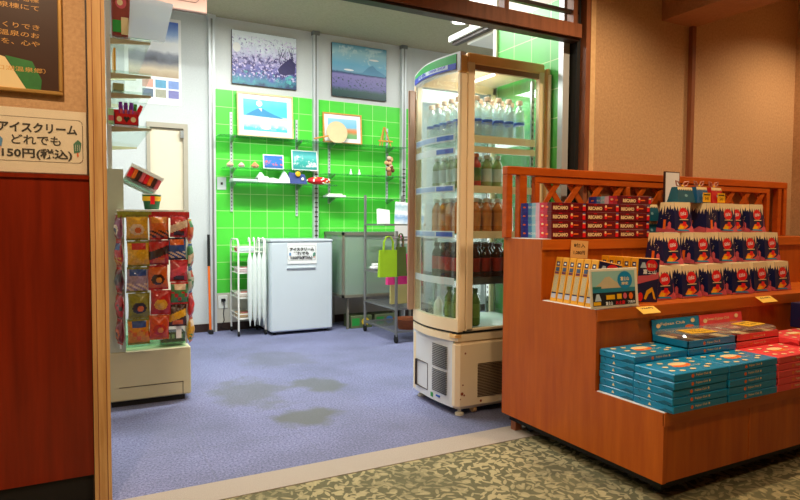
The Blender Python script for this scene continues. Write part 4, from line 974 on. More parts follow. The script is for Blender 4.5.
P_A = bottle_proto('amber tea bottle with a brown label on the third fridge shelf', 'amber tea bottles on the third fridge shelf', plain('amber', (196, 116, 40), .15), paper, plain('label_tan', (206, 130, 60), .4, var=.2), .205, .031, 'l')
P_R = bottle_proto('dark cola bottle with a red label on the fourth fridge shelf', 'dark red-labelled bottles on the fourth fridge shelf', plain('cola', (50, 14, 8), .12), plain('dark_cap', (60, 20, 16), .4), plain('label_red', (170, 36, 24), .4), .205, .031, 'l')
P_T = bottle_proto('green tea bottle on the fridge floor', 'green tea bottles on the fridge floor', plain('green_tea', (100, 130, 50), .2), plain('green_cap', (60, 110, 50), .4), plain('label_green', (130, 156, 60), .4, var=.4, scale=70), .215, .031, 'l')
def fill(proto, z, xs, ys, skip=lambda i, j: False):
    first = proto.get('used') is None
    for i, x in enumerate(xs):
        for j, y in enumerate(ys):
            if skip(i, j): continue
            L_ = (FX0 + x + random.uniform(-.002, .002), FY0 + y + random.uniform(-.002, .002), z)
            if first: proto.location = L_; first = False; proto['used'] = 1
            else:
                q = dup(proto, L_)
                if 'used' in q: del q['used']
xs = [.085 + i * .077 for i in range(6)]; ys = [.075 + j * .075 for j in range(6)]
fill(P_W, SH[4] - .003, xs, ys)
fill(P_O, SH[3] - .003, xs[:2], ys[:1])
fill(P_G, SH[3] - .003, xs, ys[:5], lambda i, j: (j == 0 and (i < 2 or i > 3)) or i > 3)
fill(P_A, SH[2] - .003, xs, ys[:5], lambda i, j: i > 4)
fill(P_R, SH[1] - .003, xs, ys[:5], lambda i, j: i > 4)
fill(P_T, SH[0] + .001, xs[:3], ys[:3], lambda i, j: i > 0 and j > 1 or (i == 2))
for p in (P_W, P_G, P_O, P_A, P_R, P_T):
    if 'used' in p: del p['used']
m = MB(); m.lathe((0, 0, 0), [(.027, 0), (.03, .006), (.03, .09), (.022, .115), (.01, .13), (.01, .14)], paper, 12); tag(m.build('white_bottle', loc=(FX0 + .09, FY0 + .36, .501), smooth=True), 'small white bottle on the fridge floor left of the green tea', 'bottle')
m = MB(); m.bbox(0, .04, 0, .02, 0, .02, dark, .004); tag(m.build('rubber_stop', loc=(FX0 + .04, FY0 + .05, 2.035)), 'small dark stopper on top of the drinks fridge corner', 'stopper')

# ------------------------------------------------------------------ stepped counter with lattice rail
CX0, CX1 = 1.988, 4.46
ct = thing('display_counter', 'stepped orange-brown wooden sales counter with a lattice back rail', 'counter', (CX0, 1.565, 0))
cl = CX1 - CX0
yy = [0, .355, .715, 1.015]; zz = [.365, .722, 1.02]
cw_ = counterwood
m = MB()
prof = [(0, .085), (yy[3], .085), (yy[3], zz[2]), (yy[2], zz[2]), (yy[2], zz[1]), (yy[1], zz[1]), (yy[1], zz[0]), (0, zz[0])]
for x in (0, cl - .02):
    m = MB(); n = len(prof); vs = [(x, a, b) for a, b in prof] + [(x + .02, a, b) for a, b in prof]
    m.add(vs, [tuple(range(n - 1, -1, -1)), tuple(range(n, 2 * n))] + [(i, (i + 1) % n, n + (i + 1) % n, n + i) for i in range(n)], cw_)
    m.build('side_panel', ct)
tops = [('lower_step', 0, yy[1], zz[0], .09), ('middle_step', yy[1], yy[2], zz[1], zz[0]), ('upper_step', yy[2], yy[3], zz[2], zz[1])]
edge = wood('counter_edge', (184, 86, 14), (206, 106, 24), .45, (.1, 1, 1), 24)
for nm, a, b, z, zb in tops:
    m = MB(); m.box(.02, cl - .02, a + .006, a + .03, zb if zb > .1 else .085, z - .02, cw_); m.box(.0005, cl - .0005, a - .001, b + (.006 if b < 1 else 0), z - .022, z + .0006, cw_)
    m.box(.0, cl, a - .004, a + .004, z - .05, z - .0005, edge)
    k = .55
    while k < cl: m.box(k, k + .012, a + .004, a + .007, zb if zb > .1 else .085, z - .05, edge); k += .55
    m.build(nm, ct)
m = MB(); m.box(.0, .002, 0, 0.001, 0, 0, black) if False else None
m.box(.05, cl - .05, .06, yy[3] - .05, .0, .085, black) if False else m.box(.03, cl - .03, .03, yy[3] - .03, .05, .085, black)
m.build('base_frame', ct)
for x in (.10, cl * .5, cl - .1):
    for y in (.10, .90):
        m = MB(); m.box(x - .016, x + .016, y - .015, y + .015, .03, .052, greymetal); cst = m.build('caster', ct); m = MB(); m.lathe((x - .012, y, .026), [(.01, 0), (.026, .003), (.026, .022), (.01, .025)], black, 14, 'x'); m.build('wheel', cst)
m = MB(); m.bbox(.03, .075, .935, .975, 0, .05, brownwood, .003); m.build('wooden_foot', ct)
# white lining paper under the goods at the left ends of the steps
for a, b, z, w, l in ((yy[0], yy[1], zz[0], 1.0, 'lower'), (yy[1], yy[2], zz[1], .27, 'middle'), (yy[2], yy[3] - .06, zz[2], .06, 'upper')):
    m = MB(); m.box(CX0 + .001, CX0 + w, 1.565 + a + .001, 1.565 + b - .01, z + .001, z + .0035, paper); tag(m.build('lining_paper'), 'white lining sheet under the goods on the %s step of the counter' % l, 'paper')
# rail
rt_ = thing('lattice_rail', 'orange wooden lattice rail along the back of the sales counter', 'rail', (CX0 - .018, 2.535, 0))
rl = cl + .02
m = MB(); m.bbox(0, rl, 0, .045, 1.352, 1.397, railwood, .004); m.build('top_rail', rt_)
m = MB(); m.bbox(.19, rl - .20, .005, .035, 1.315, 1.350, railwood, .003); m.build('upper_frame', rt_)
m = MB(); m.bbox(.19, rl - .20, .005, .035, 1.0215, 1.05, railwood, .003); m.build('lower_frame', rt_)
zs0 = 1.0215
for a, b in ((0.0, .038), (.085, .135), (rl - .038, rl), (rl - .105, rl - .065)):
    m = MB(); m.bbox(a, b, .002, .042, zs0, 1.352, railwood, .003); m.build('post', rt_)
pw = (rl - .39 - .035) / 3
for k in range(4):
    a = .19 + k * pw; m = MB(); m.bbox(a, a + .035, .004, .036, 1.05, 1.316, railwood, .003); m.build('panel_stile', rt_)
for k in range(3):
    x0 = .19 + k * pw + .035; x1 = .19 + (k + 1) * pw; z0, z1 = 1.05, 1.316; m = MB(); H = z1 - z0
    for dr in (1, -1):
        yb = .012 if dr > 0 else .022
        s = x0 - H
        while s < x1 + H:
            # slat from (s,z0) rising at 50 deg, clipped to the panel
            pts = []
            run = H * .86
            for q in (0, 1):
                pass
            xa, za, xb, zb = (s, z0, s + run, z1) if dr > 0 else (s + run, z0, s, z1)
            if dr > 0:
                if xa < x0: za += (x0 - xa) / run * H; xa = x0
                if xb > x1: zb -= (xb - x1) / run * H; xb = x1
            else:
                if xb < x0: zb -= (x0 - xb) / run * H; xb = x0
                if xa > x1: za += (xa - x1) / run * H; xa = x1
            if zb - za > .02:
                wv = .022
                q = [(max(x0, xa - wv), za), (min(x1, xa + wv), za), (min(x1, xb + wv), zb), (max(x0, xb - wv), zb)]
                m.prism(q, yb, yb + .009, railwood)
            s += .166
    m.build('lattice_panel', rt_)

# ------------------------------------------------------------------ goods on the counter
ORD = ['bottom', 'second from the bottom', 'third from the bottom', 'fourth from the bottom', 'fifth from the bottom', 'sixth from the bottom', 'seventh from the bottom']
def ordl(i, n): return 'topmost' if i == n - 1 else ORD[i]
# flat wrapped cookie boxes
BW, BD, BH = .333, .19, .0305
def cookie_box(colour, dk, txt):
    m = MB(); m.bbox(0, BW - .003, 0, BD - .002, 0, BH, colour, .003)
    # wrap folds at the left end
    fl2 = Face(m, (0, BD - .002, 0), (0, 0, 0), (0, 0, BH), (0, BD - .002, BH), .0004)
    fl2.poly([(.62, .08), (.98, .05), (.98, .35), (.80, .5)], dk); fl2.poly([(.1, .90), (.2, .4), (.16, .9)], dk)
    fl2.text('▲', .42, .5, .42, cream)
    ff = Face(m, (0, 0, 0), (BW - .003, 0, 0), (BW - .003, 0, BH), (0, 0, BH), .0005)
    ff.oval(.33, .48, .026, .26, orange, 8); ff.text(txt, .50, .52, .36, cream, wu=.22, bold=.02); ff.oval(.645, .55, .016, .16, cream, 8)
    tp = Face(m, (0, 0, BH), (BW - .003, 0, BH), (BW - .003, BD - .002, BH), (0, BD - .002, BH), .0005)
    tp.oval(.50, .52, .17, .15, orange, 16, .03); tp.oval(.50, .62, .15, .12, cream, 14); tp.text(txt, .62, .40, .10, cream, wu=.3)
    for u, v in ((.14, .24), (.27, .16), (.20, .5), (.13, .80), (.30, .78), (.72, .18), (.85, .3), (.78, .62), (.9, .85), (.66, .86), (.45, .16)): tp.oval(u, v, .045, .055, cream, 10)
    return m
tdark = plain('teal_dark', (8, 96, 126), .35); rdk = plain('coral_dark', (176, 30, 36), .35); coral = plain('coral_print', (236, 74, 78), .35, var=.05)
mt = cookie_box(teal, tdark, 'Fujisan Club').build('cookie_box').data
mr_ = cookie_box(coral, rdk, 'Fujisan Club').build('cookie_box').data
for o in list(bpy.data.objects):
    if o.name.startswith('cookie_box'): bpy.data.objects.remove(o)
def put(mesh, name, loc, label, cat, group=None, rot=(0, 0, 0)):
    o = bpy.data.objects.new(name, mesh); COL.objects.link(o); o.location = loc; o.rotation_euler = rot
    return tag(o, label, cat, group)
Zb = zz[0] + .004
def stack(mesh, x, y, n, what, where, grp, cat='box'):
    for i in range(n):
        put(mesh, 'cookie_box', (x + random.uniform(-.003, .003), y + random.uniform(-.003, .003), Zb + i * (BH + .0004)), '%s, %s of %s' % (what, ordl(i, n), where), cat, grp, (0, 0, random.uniform(-.012, .012)))
GT, GR = 'teal cookie boxes on the lower step', 'red cookie boxes on the lower step'
F_ = 1.533
stack(mt, CX0 + .014, F_ + .192, 6, 'teal cookie box', 'the rear left stack', GT)
stack(mt, CX0 + .012, F_, 5, 'teal cookie box', 'the front stack at the counter corner', GT)
stack(mt, CX0 + .012 + BW + .003, F_, 5, 'teal cookie box', 'the front stack touching the red boxes', GT)
stack(mt, CX0 + .012 + BW + .004, F_ + .193, 6, 'teal cookie box', 'the rear stack under the teal display', GT)
X3 = CX0 + .012 + 2 * BW + .008
stack(mr_, X3, F_, 5, 'red cookie box', 'the front stack beside the teal boxes', GR)
stack(mr_, X3, F_ + .193, 6, 'red cookie box', 'the rear stack under the red display', GR)
stack(mr_, X3 + BW + .003, F_ + .10, 6, 'red cookie box', 'the right-hand low stack', GR)
stack(mr_, X3 + BW + .003, F_ - .10 + .0, 0, 'red', '', GR)
stack(mr_, X3 + 2 * BW + .006, F_ + .10, 7, 'red cookie box', 'the tall stack cut by the photo edge', GR)
def open_box(label, loc, col, dk, txt):
    t = thing('display_box', label, 'open box', loc)
    m = MB(); w, d, h = BW - .003, BD - .002, BH + .002
    m.box(0, w, 0, .004, 0, h, col); m.box(0, w, d - .004, d, 0, h, col); m.box(0, .004, 0, d, 0, h, col); m.box(w - .004, w, 0, d, 0, h, col); m.box(0, w, 0, d, 0, .004, dk)
    ff = Face(m, (0, 0, 0), (w, 0, 0), (w, 0, h), (0, 0, h), .0005); ff.oval(.33, .48, .026, .26, orange, 8); ff.text(txt, .50, .52, .36, cream, wu=.22, bold=.02); ff.oval(.645, .55, .016, .16, cream, 8)
    m.build('tray', t)
    m = MB(); m.hexa([(0, d - .004, h), (w, d - .004, h), (w, d, h), (0, d, h)], [(0, d + .004, h + .066), (w, d + .004, h + .066), (w, d + .008, h + .066), (0, d + .008, h + .066)], col)
    lf = Face(m, (0, d - .004, h), (w, d - .004, h), (w, d + .004, h + .066), (0, d + .004, h + .066), .0006)
    lf.text(txt, .43, .62, .26, cream, wu=.52, bold=.01); lf.oval(.12, .55, .045, .16, cream); lf.oval(.86, .72, .045, .16, cream); lf.oval(.78, .3, .1, .14, orange); m.build('lid', t)
    m = MB()
    for i in range(5):
        for j in range(2): m.bbox(.012 + i * .062, .066 + i * .062, .012 + j * .085, .09 + j * .085, .005, .030, [plain('wrap_dark', (90, 50, 30), .4), cream, plain('wrap_brown', (140, 80, 40), .4)][(i + j) % 3], .004)
    m.build('wrapped_cookies', t)
    m = MB(); m.bbox(.006, w - .006, .006, d - .006, h - .004, h + .022, glass('clear_blister', (246, 250, 250), .22, .93, (255, 255, 255)), .008); m.build('clear_cover', t)
    return t
z6 = Zb + 6 * (BH + .0004) + .0005
open_box('open teal display box with a printed lid on the rear teal stack', (CX0 + .012 + BW + .004, F_ + .193, z6), teal, tdark, 'Fujisan Club')
open_box('open red display box with a printed lid on the rear red stack', (X3, F_ + .193, z6), coral, rdk, 'Sweet Fujisan Club')
def price_card(label, loc, w, d, rot, lines, c=(236, 186, 40)):
    m = MB(); m.box(0, w, 0, d, 0, .0015, plain('card_%d_%d_%d' % c, c, .5))
    fc = Face(m, (0, 0, .0015), (w, 0, .0015), (w, d, .0015), (0, d, .0015), .0005)
    for i, l in enumerate(lines): fc.text(l, .5, .72 - i * .42, .26, ink, wu=.7)
    return tag(m.build('price_card', loc=loc, rot=rot), label, 'price tag')
price_card('yellow price card lying on the clear cover of the teal display box', (CX0 + .012 + BW + .07, F_ + .225, z6 + .0565), .15, .09, (0, 0, -.15), ['10枚入', '756円'])
price_card('yellow price card lying on the clear cover of the red display box', (X3 + .15, F_ + .225, z6 + .0565), .15, .09, (0, 0, .1), ['10枚入', '756円'])
m = MB(); m.bbox(0, .30, 0, .06, 0, .13, navy, .003); fc = Face(m, (0, 0, 0), (.3, 0, 0), (.3, 0, .13), (0, 0, .13)); fc.rect(.25, .98, .1, .92, bluep).rect(.27, .96, .14, .88, plain('blue_label', (30, 80, 170), .4)).oval(.7, .35, .12, .2, cream)
tag(m.build('navy_box', loc=(3.335, 1.80, z6 - .03 + .031 + .001)), 'navy and blue box on top of the red stack at the right edge', 'box')

# maroon boxes on the top step
def maroon_box():
    m = MB(); w, d, h = .232, .235, .0445; mr = plain('maroon_print', (104, 14, 26), .3, var=.08)
    m.bbox(0, w, 0, d, 0, h, mr, .002)
    f = Face(m, (0, d, 0), (0, 0, 0), (0, 0, h), (0, d, h), .0004)
    cols = [(40, 50, 150), (40, 60, 180), (70, 150, 210), (150, 210, 230), (226, 180, 200), (220, 60, 90), (190, 30, 60), (104, 14, 26)]
    for i, c in enumerate(cols): f.rect(i / 8, (i + 1) / 8, 0, 1, plain('mg_%d' % i, c, .3, var=.02))
    f.oval(.72, .5, .06, .28, red); f.oval(.72, .6, .04, .12, cream); f.rect(.82, .9, .4, .6, orange); f.text('RIICAMO', .4, .5, .25, paper, wu=.26); f.oval(.13, .5, .05, .1, orange)
    g = Face(m, (0, 0, 0), (w, 0, 0), (w, 0, h), (0, 0, h), .0005)
    g.text('RIICAMO', .25, .42, .42, cream, wu=.42, bold=.05); g.rect(.2, .3, .76, .84, red)
    g.oval(.57, .48, .045, .30, red); g.oval(.57, .66, .03, .16, cream); g.rect(.62, .76, .42, .58, orange); g.rect(.88, .97, .12, .62, red); g.rect(.885, .965, .62, .76, cream); g.rect(.89, .96, .78, .88, bluep)
    t = Face(m, (0, 0, h), (w, 0, h), (w, d, h), (0, d, h), .0005); t.text('RIICAMO', .5, .5, .2, cream, wu=.6, bold=.05); t.oval(.8, .75, .08, .1, red)
    return m.build('maroon_box')
mm = maroon_box(); MM = mm.data; bpy.data.objects.remove(mm)
for c, (n, where) in enumerate(((4, 'the left stack'), (4, 'the middle stack'), (5, 'the right stack'))):
    for i in range(n):
        x = 2.057 + c * .2345 + (.012 if (c == 2 and i == 4) else 0)
        put(MM, 'chocolate_box', (x + random.uniform(-.003, .003), 2.292 + random.uniform(-.002, .002), zz[2] + .004 + i * .0449), 'maroon chocolate box, %s of %s on the upper step' % (ordl(i, n), where), 'box', 'maroon boxes on the upper step')

# gift boxes with a snow-cap print
def gift_box():
    m = MB(); w, d, h = .152, .122, .163; ti, tj = .012, .018
    b = [(0, 0, 0), (w, 0, 0), (w, d, 0), (0, d, 0)]; t = [(ti, tj, h), (w - ti, tj, h), (w - ti, d - tj, h), (ti, d - tj, h)]
    m.hexa(b, t, navy)
    snow = plain('snow_print', (240, 218, 172), .4, var=.06)
    skyline = plain('coral_city', (196, 84, 96), .4, var=.1); tower = plain('coral_tower', (220, 96, 104), .4)
    def zig(f, n, lo, hi, seed):
        r = random.Random(seed)
        e = [0.0]
        while e[-1] < 1: e.append(min(1.0, e[-1] + r.uniform(.5, 1.5) / n))
        if len(e) > 2 and e[-1] - e[-2] < .04: e.pop(-2)
        hs = [r.uniform(hi - .10, hi + .04) for _ in e]
        for i in range(len(e) - 1):
            u0, u1 = e[i], e[i + 1]; um = u0 + (u1 - u0) * r.uniform(.3, .7); a = r.uniform(lo - .2, lo + .04)
            f.mb.add([f.at(u0, 1), f.at(u0, hs[i]), f.at(um, a), f.at(u1, hs[i + 1]), f.at(u1, 1)], [(0, 1, 2, 3, 4)], snow)
        f.k += .35
    f = Face(m, b[0], b[1], t[1], t[0], .0007)
    zig(f, 8, .78, .88, 2)
    f.poly([(0, 0), (1, 0), (1, .16), (.9, .22), (.78, .14), (.6, .10), (.3, .06), (0, .05)], skyline)
    f.poly([(.90, .1), (.94, .1), (.925, .48), (.915, .48)], tower)
    f.poly([(.14, .12), (.5, .08), (.74, .20), (.62, .30), (.3, .28)], orange); f.poly([(.16, .10), (.42, .08), (.5, .18), (.3, .24)], yellow); f.poly([(.42, .22), (.6, .2), (.64, .34), (.46, .36)], red)
    f.poly([(.1, .05), (.8, .03), (.7, .08), (.2, .10)], teal)
    f.oval(.5, .62, .275, .195, plain('oval_rim', (236, 120, 90), .4), 20); f.oval(.5, .62, .26, .182, red, 20); f.text('KitKat', .5, .62, .12, paper, wu=.33, bold=.02, tilt=.04); f.rect(.25, .75, .405, .43, cream)
    g = Face(m, b[3], b[0], t[0], t[3], .0007)
    zig(g, 7, .76, .88, 5); g.poly([(0, 0), (1, 0), (1, .10), (.6, .20), (.3, .12), (0, .16)], skyline); g.poly([(.35, .1), (.5, .1), (.5, .42), (.35, .42)], orange); g.poly([(.62, .1), (.8, .1), (.8, .3), (.71, .36), (.62, .3)], tower)
    r = random.Random(1)
    for k in range(8): g.oval(r.uniform(.15, .85), r.uniform(.45, .68), .02, .014, cream, 6)
    g2 = Face(m, b[1], b[2], t[2], t[1], .0007); zig(g2, 6, .76, .88, 8); g2.poly([(0, 0), (1, 0), (1, .10), (.6, .16), (0, .1)], skyline)
    g4 = Face(m, b[2], b[3], t[3], t[2], .0007); zig(g4, 8, .76, .88, 9); g4.poly([(0, 0), (1, 0), (1, .14), (.7, .2), (.5, .1), (.2, .18), (0, .12)], skyline); g4.poly([(.3, .1), (.42, .1), (.42, .4), (.3, .4)], orange)
    g3 = Face(m, t[0], t[1], t[2], t[3], .0007); g3.rect(0, 1, 0, 1, snow)
    return m.build('gift_box')
gg = gift_box(); GM = gg.data; bpy.data.objects.remove(gg)
rows = [(2.02, zz[1] + .003, [2.565, 2.765, 2.965, 3.165, 3.360, 3.555], 'bottom row of navy gift boxes'),
        (2.10, zz[1] + .003 + .165, [2.72, 2.96, 3.165, 3.375, 3.58], 'middle row of navy gift boxes'),
        (2.19, zz[1] + .003 + .33, [2.915, 3.30, 3.425, 3.575], 'top row of navy gift boxes')]
pos = ['first from the left', 'second from the left', 'third from the left', 'fourth from the left', 'fifth from the left', 'sixth from the left']
for y, z, cs, nm in rows:
    for i, cx in enumerate(cs):
        off = .0
        if nm.startswith('top') and i == 2: y_ = y + .03
        else: y_ = y
        sx = -.075
        put(GM, 'gift_box', (cx + sx - .008, y_, z), 'navy gift box with a red oval, %s in the %s' % (pos[i], nm.split(' of ')[0]), 'gift box', 'navy gift boxes with red ovals', (0, 0, .0 if not (nm.startswith('bottom') and i == 3) else -.14))
# rear supports, the same boxes standing behind
for y, z, cs, nm in ((2.145, zz[1] + .003, [2.66, 2.86, 3.06, 3.26, 3.46], 'second rank behind the bottom row'),):
    for i, cx in enumerate(cs): put(GM, 'gift_box', (cx - .075, y, z), 'half-hidden navy gift box behind the bottom row, %s' % pos[i], 'gift box', 'navy gift boxes with red ovals', (0, 0, 0))
# ribboned boxes on top
def ribbon_box(label, loc, col, w=.13, d=.10, h=.10, rz=0, tagged=True, bow=True):
    t = thing('ribboned_box', label, 'gift box', loc, rz)
    m = MB(); m.hexa([(0, 0, 0), (w, 0, 0), (w, d, 0), (0, d, 0)], [(.012, .02, h), (w - .012, .02, h), (w - .012, d - .02, h), (.012, d - .02, h)], col)
    f = Face(m, (0, 0, 0), (w, 0, 0), (w - .012, .02, h), (.012, .02, h), .0006)
    for k in range(8): f.mb.add([f.at(k / 8, 1), f.at(k / 8, .88), f.at((k + .5) / 8, .78), f.at((k + 1) / 8, .88), f.at((k + 1) / 8, 1)], [(0, 1, 2, 3, 4)], cream)
    f.oval(.5, .45, .09, .09, plain('pale_teal', (120, 170, 180), .4)); m.build('box_body', t)
    if not bow: return t
    m = MB(); c = (w * .5, d * .5, h)
    m.path([c, (w * .3, d * .5, h + .03), (w * .15, d * .5, h + .035), (w * .2, d * .5, h + .01), c, (w * .8, d * .5, h + .012), (w * .9, d * .5, h + .035), (w * .65, d * .5, h + .03), c], .004, plain('ribbon', (196, 130, 110), .5), 5); m.ball((w * .5, d * .45, h + .006), .008, .008, .008, yellow, 7, 5)
    m.build('ribbon_bow', t)
    if tagged:
        m = MB(); m.box(w * .35, w * .95, -.004, -.002, .004, .058, yellow)
        f = Face(m, (w * .35, -.004, .004), (w * .95, -.004, .004), (w * .95, -.004, .058), (w * .35, -.004, .058), .0004); f.rect(.1, .9, .72, .84, ink); f.text('540', .5, .38, .3, ink, wu=.5); m.build('price_tag', t)
    return t
z3 = zz[1] + .003 + .495 + .0
ZT = zz[2] + .0035
ribbon_box('teal zigzag-edged box with a ribbon, left on top of the navy boxes', (2.915, 2.235, z3), plain('deep_teal', (10, 84, 104), .4), .155, .075, .085, .05, False)
ribbon_box('blue ribboned box with a yellow price tag, middle on top of the navy gift boxes', (3.075, 2.235, z3), plain('mid_blue', (24, 90, 140), .4), .12, .075, .09, .05)
ribbon_box('red ribboned box with a yellow price tag on top of the navy gift boxes', (3.205, 2.235, z3), plain('ribbon_red', (190, 26, 30), .4), .12, .075, .09, .05)
put(GM, 'gift_box', (3.225, 2.20, z3 - .165), 'navy gift box turned sideways under the blue ribboned box', 'gift box', 'navy gift boxes with red ovals', (0, 0, PI / 2))
for q, nm in ((0, 'lower'), (1, 'upper')):
    ribbon_box('%s of two plain teal boxes beside the maroon boxes' % nm, (2.775, 2.335, ZT + q * .0925), plain('deep_teal', (10, 84, 104), .4), .125, .10, .092, 0, False, q == 1)
m = MB(); m.box(0, .13, 0, .012, 0, .39, plain('board_frame', (60, 40, 40), .5)); m.box(.006, .124, -.002, 0, .006, .384, paper); m.box(.075, .115, -.003, -.0015, .03, .30, plain('board_navy', (30, 40, 70), .5))
tag(m.build('white_board', loc=(3.10, 2.475, ZT), rot=(.0, 0, 0)), 'small white upright board standing behind the ribboned boxes', 'board')

# thin yellow snack boxes leaning along the left edge of the middle step
def yellow_pack():
    m = MB(); w, d, h = .15, .043, .215
    m.bbox(0, w, 0, d, 0, h, plain('pack_yellow', (230, 160, 16), .35, var=.05), .002)
    f = Face(m, (0, d, 0), (0, 0, 0), (0, 0, h), (0, d, h), .0005)
    f.rect(.18, .82, .22, .60, plain('pack_cream', (196, 176, 130), .4, var=.45, scale=160)); f.rect(.15, .85, .08, .18, plain('pack_grey', (190, 190, 200), .4)); f.rect(.15, .85, .18, .21, navy)
    f.rect(.25, .75, .80, .90, navy); f.rect(.4, .65, .83, .87, paper); f.rect(.25, .8, .68, .77, plain('pack_mix', (60, 80, 110), .4, var=.5, scale=80)); f.rect(.2, .8, .62, .67, plain('pack_dark', (110, 30, 50), .4))
    g = Face(m, (0, 0, 0), (w, 0, 0), (w, 0, h), (0, 0, h), .0005)
    g.rect(.02, .98, .02, .98, navy); g.poly([(.02, .42), (.98, .55), (.98, .70), (.5, .62), (.02, .60)], pinkp); g.text('富士山', .55, .70, .11, paper, wu=.6, bold=.03)
    g.oval(.62, .84, .27, .13, red, 18); g.text('富士山', .62, .84, .09, cream, wu=.36, bold=.02); g.poly([(.1, .78), (.18, .9), (.3, .9), (.4, .78)], plain('mini_fuji', (190, 210, 220), .4)); 
    g.poly([(.35, .1), (.45, .28), (.7, .36), (.82, .22), (.9, .08), (.8, .1), (.7, .26), (.55, .2), (.45, .08)], yellow); g.oval(.18, .14, .12, .1, red)
    return m.build('snack_pack')
yp = yellow_pack(); YM = yp.data; bpy.data.objects.remove(yp)
lean = .19
for i in range(6):
    y = 2.195 - i * .046
    put(YM, 'snack_box', (2.003, y, zz[1] + .0045), 'thin yellow snack box with a navy front, %s in the left row' % (['rearmost', 'second from the back', 'third from the back', 'fourth from the back', 'fifth from the back', 'frontmost'][i]), 'snack box', 'yellow snack boxes in the left row', (0, lean, 0))
for i in range(5):
    y = 2.17 - i * .046
    put(YM, 'snack_box', (2.305 + .0 * i, y, zz[1] + .0045), 'thin yellow snack box with a navy front, %s in the right row' % (['rearmost', 'second from the back', 'third from the back', 'fourth from the back', 'frontmost'][i]), 'snack box', 'yellow snack boxes in the right row', (0, .06, 0))
# framed sign in front
t = thing('counter_sign', 'small white-framed mountain sign leaning on the snack boxes of the middle step', 'sign', (1.953, 1.923, zz[1] + .0045), rot=(-.10, 0, .0))
w, h = .295, .175
m = MB(); m.bbox(0, w, -.006, .0, 0, h, plain('sign_frame_white', (232, 222, 196), .4), .002); m.build('backing', t)
m = MB(); sg = Face(m, (.012, -.0065, .012), (w - .02, -.0065, .012), (w - .02, -.0065, h - .012), (.012, -.0065, h - .012), .0005)
sg.rect(0, 1, 0, 1, ink).rect(0, 1, .38, 1, plain('sign_sky', (150, 196, 186), .4, var=.1)).poly([(0, .5), (.18, .66), (.30, .82), (.40, .84), (.52, .70), (.75, .52), (1, .48), (1, .38), (0, .38)], plain('sign_mountain', (206, 190, 150), .4, var=.15)).rect(0, 1, .38, .50, plain('sign_lake', (40, 130, 150), .4))
sg.oval(.76, .72, .175, .26, teal, 22); sg.text('富士山', .76, .76, .12, cream, wu=.20, bold=.03); sg.text('限定', .76, .62, .09, cream, wu=.16, bold=.03)
sg.rect(.0, .2, .50, .56, plain('sign_green2', (40, 120, 110), .4)); sg.poly([(.04, .14), (.08, .34), (.14, .34), (.19, .14)], plain('mini_fuji', (190, 210, 220), .4)); sg.rect(.3, .5, .17, .30, yellow).rect(.55, .66, .17, .32, yellow); sg.oval(.74, .25, .045, .09, pinkp); sg.oval(.88, .24, .05, .10, orange); sg.rect(0, .17, .02, .12, yellow)
sg.text('富士山', .36, .06, .11, paper, wu=.16, bold=.03); sg.text('お土産', .62, .06, .12, red, wu=.22, bold=.04); sg.text('発売中', .88, .06, .09, paper, wu=.18, bold=.02)
m.build('print', t)
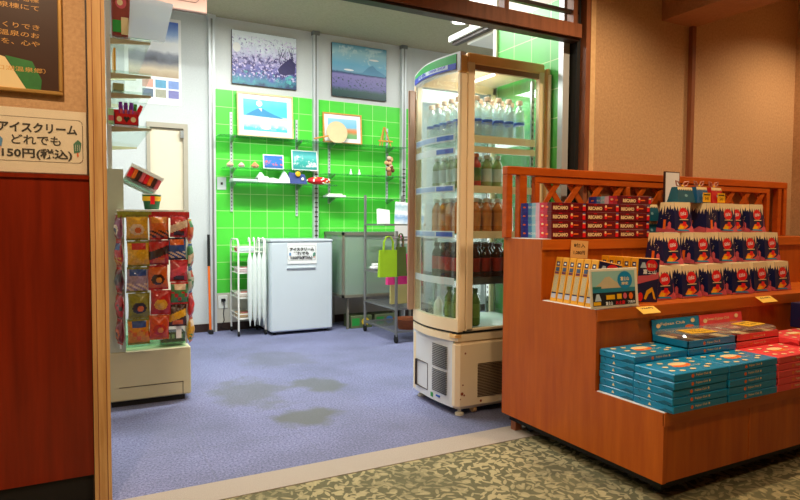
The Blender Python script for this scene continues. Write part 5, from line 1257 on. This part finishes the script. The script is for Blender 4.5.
# price tags taped to the counter
def tag_card(label, loc, w, h, rot, c, lines):
    m = MB(); m.box(0, w, -.0015, 0, -h, 0, plain('card_%d_%d_%d' % c, c, .5)); f = Face(m, (0, -.0015, -h), (w, -.0015, -h), (w, -.0015, 0), (0, -.0015, 0), .0005)
    for i, l in enumerate(lines): f.text(l, .5, .72 - i * .42, .24, ink, wu=.66, bold=.02)
    return tag(m.build('price_tag', loc=loc, rot=rot), label, 'price tag')
tag_card('cream handwritten price card taped to the riser below the maroon boxes', (2.165, 2.268, zz[2] - .003), .115, .088, (-.35 * 0, .06, 0), (226, 178, 110), ['8個入', '1,080円'])
tag_card('yellow price tag hanging over the middle step edge beside the framed sign', (2.22, 1.556 + .355, zz[1] - .001), .115, .05, (-1.05, .0, 0), (236, 190, 60), ['756円'])
tag_card('yellow price tag hanging over the middle step edge below the navy gift boxes', (3.105, 1.556 + .355, zz[1] - .001), .13, .05, (-1.05, .0, 0), (236, 190, 60), ['864円'])

# ------------------------------------------------------------------ hall lamps
warm = (1.0, .74, .47)
lampw = emit('lamp_warm', (255, 196, 120), 8)
def hall_lamp(x, y, e, size=1.9, r=.05, label=''):
    downlight(x, y, label, 2.85, lampw)
    l = bpy.data.lights.new('hall_spot', 'SPOT'); l.energy = e; l.color = warm; l.spot_size = size; l.spot_blend = .6; l.shadow_soft_size = r
    o = bpy.data.objects.new('hall_spot', l); COL.objects.link(o); o.location = (x, y, 2.82)
hall_lamp(2.45, 1.75, 120, 2.3, .04, 'warm downlight in the hall ceiling left of the beam')
hall_lamp(4.35, 1.75, 120, 2.3, .04, 'warm downlight in the hall ceiling right of the beam')
hall_lamp(-.25, 1.4, 190, 2.6, .06, 'warm downlight in the hall ceiling before the plaque')
hall_lamp(1.1, .5, 130, 2.6, .1, 'warm downlight in the hall ceiling above the walkway')

w = bpy.data.worlds.new('world'); bpy.context.scene.world = w; w.use_nodes = True
w.node_tree.nodes['Background'].inputs['Color'].default_value = (.9, .95, 1, 1); w.node_tree.nodes['Background'].inputs['Strength'].default_value = .3

# ------------------------------------------------------------------ camera
yaw, pitch, roll, fpx = .486638, -.045610, .005468, 605.49
F = Vector((math.sin(yaw) * math.cos(pitch), math.cos(yaw) * math.cos(pitch), math.sin(pitch)))
r = Vector((math.cos(yaw), -math.sin(yaw), 0)); u = r.cross(F)
rr_ = r * math.cos(roll) + u * math.sin(roll); uu = -r * math.sin(roll) + u * math.cos(roll)
cam = bpy.data.cameras.new('camera'); cam.sensor_width = 36; cam.lens = fpx / 800 * 36; cam.clip_start = .05
co = bpy.data.objects.new('camera', cam); COL.objects.link(co)
M = Matrix((rr_, uu, -F)).transposed().to_4x4(); M.translation = (0, 0, 1.1); co.matrix_world = M
sc = bpy.context.scene; sc.camera = co
sc.view_settings.view_transform = 'Standard'; sc.view_settings.look = 'None'; sc.view_settings.gamma = 1; sc.view_settings.use_curve_mapping = False
sc.view_settings.exposure = 0.0
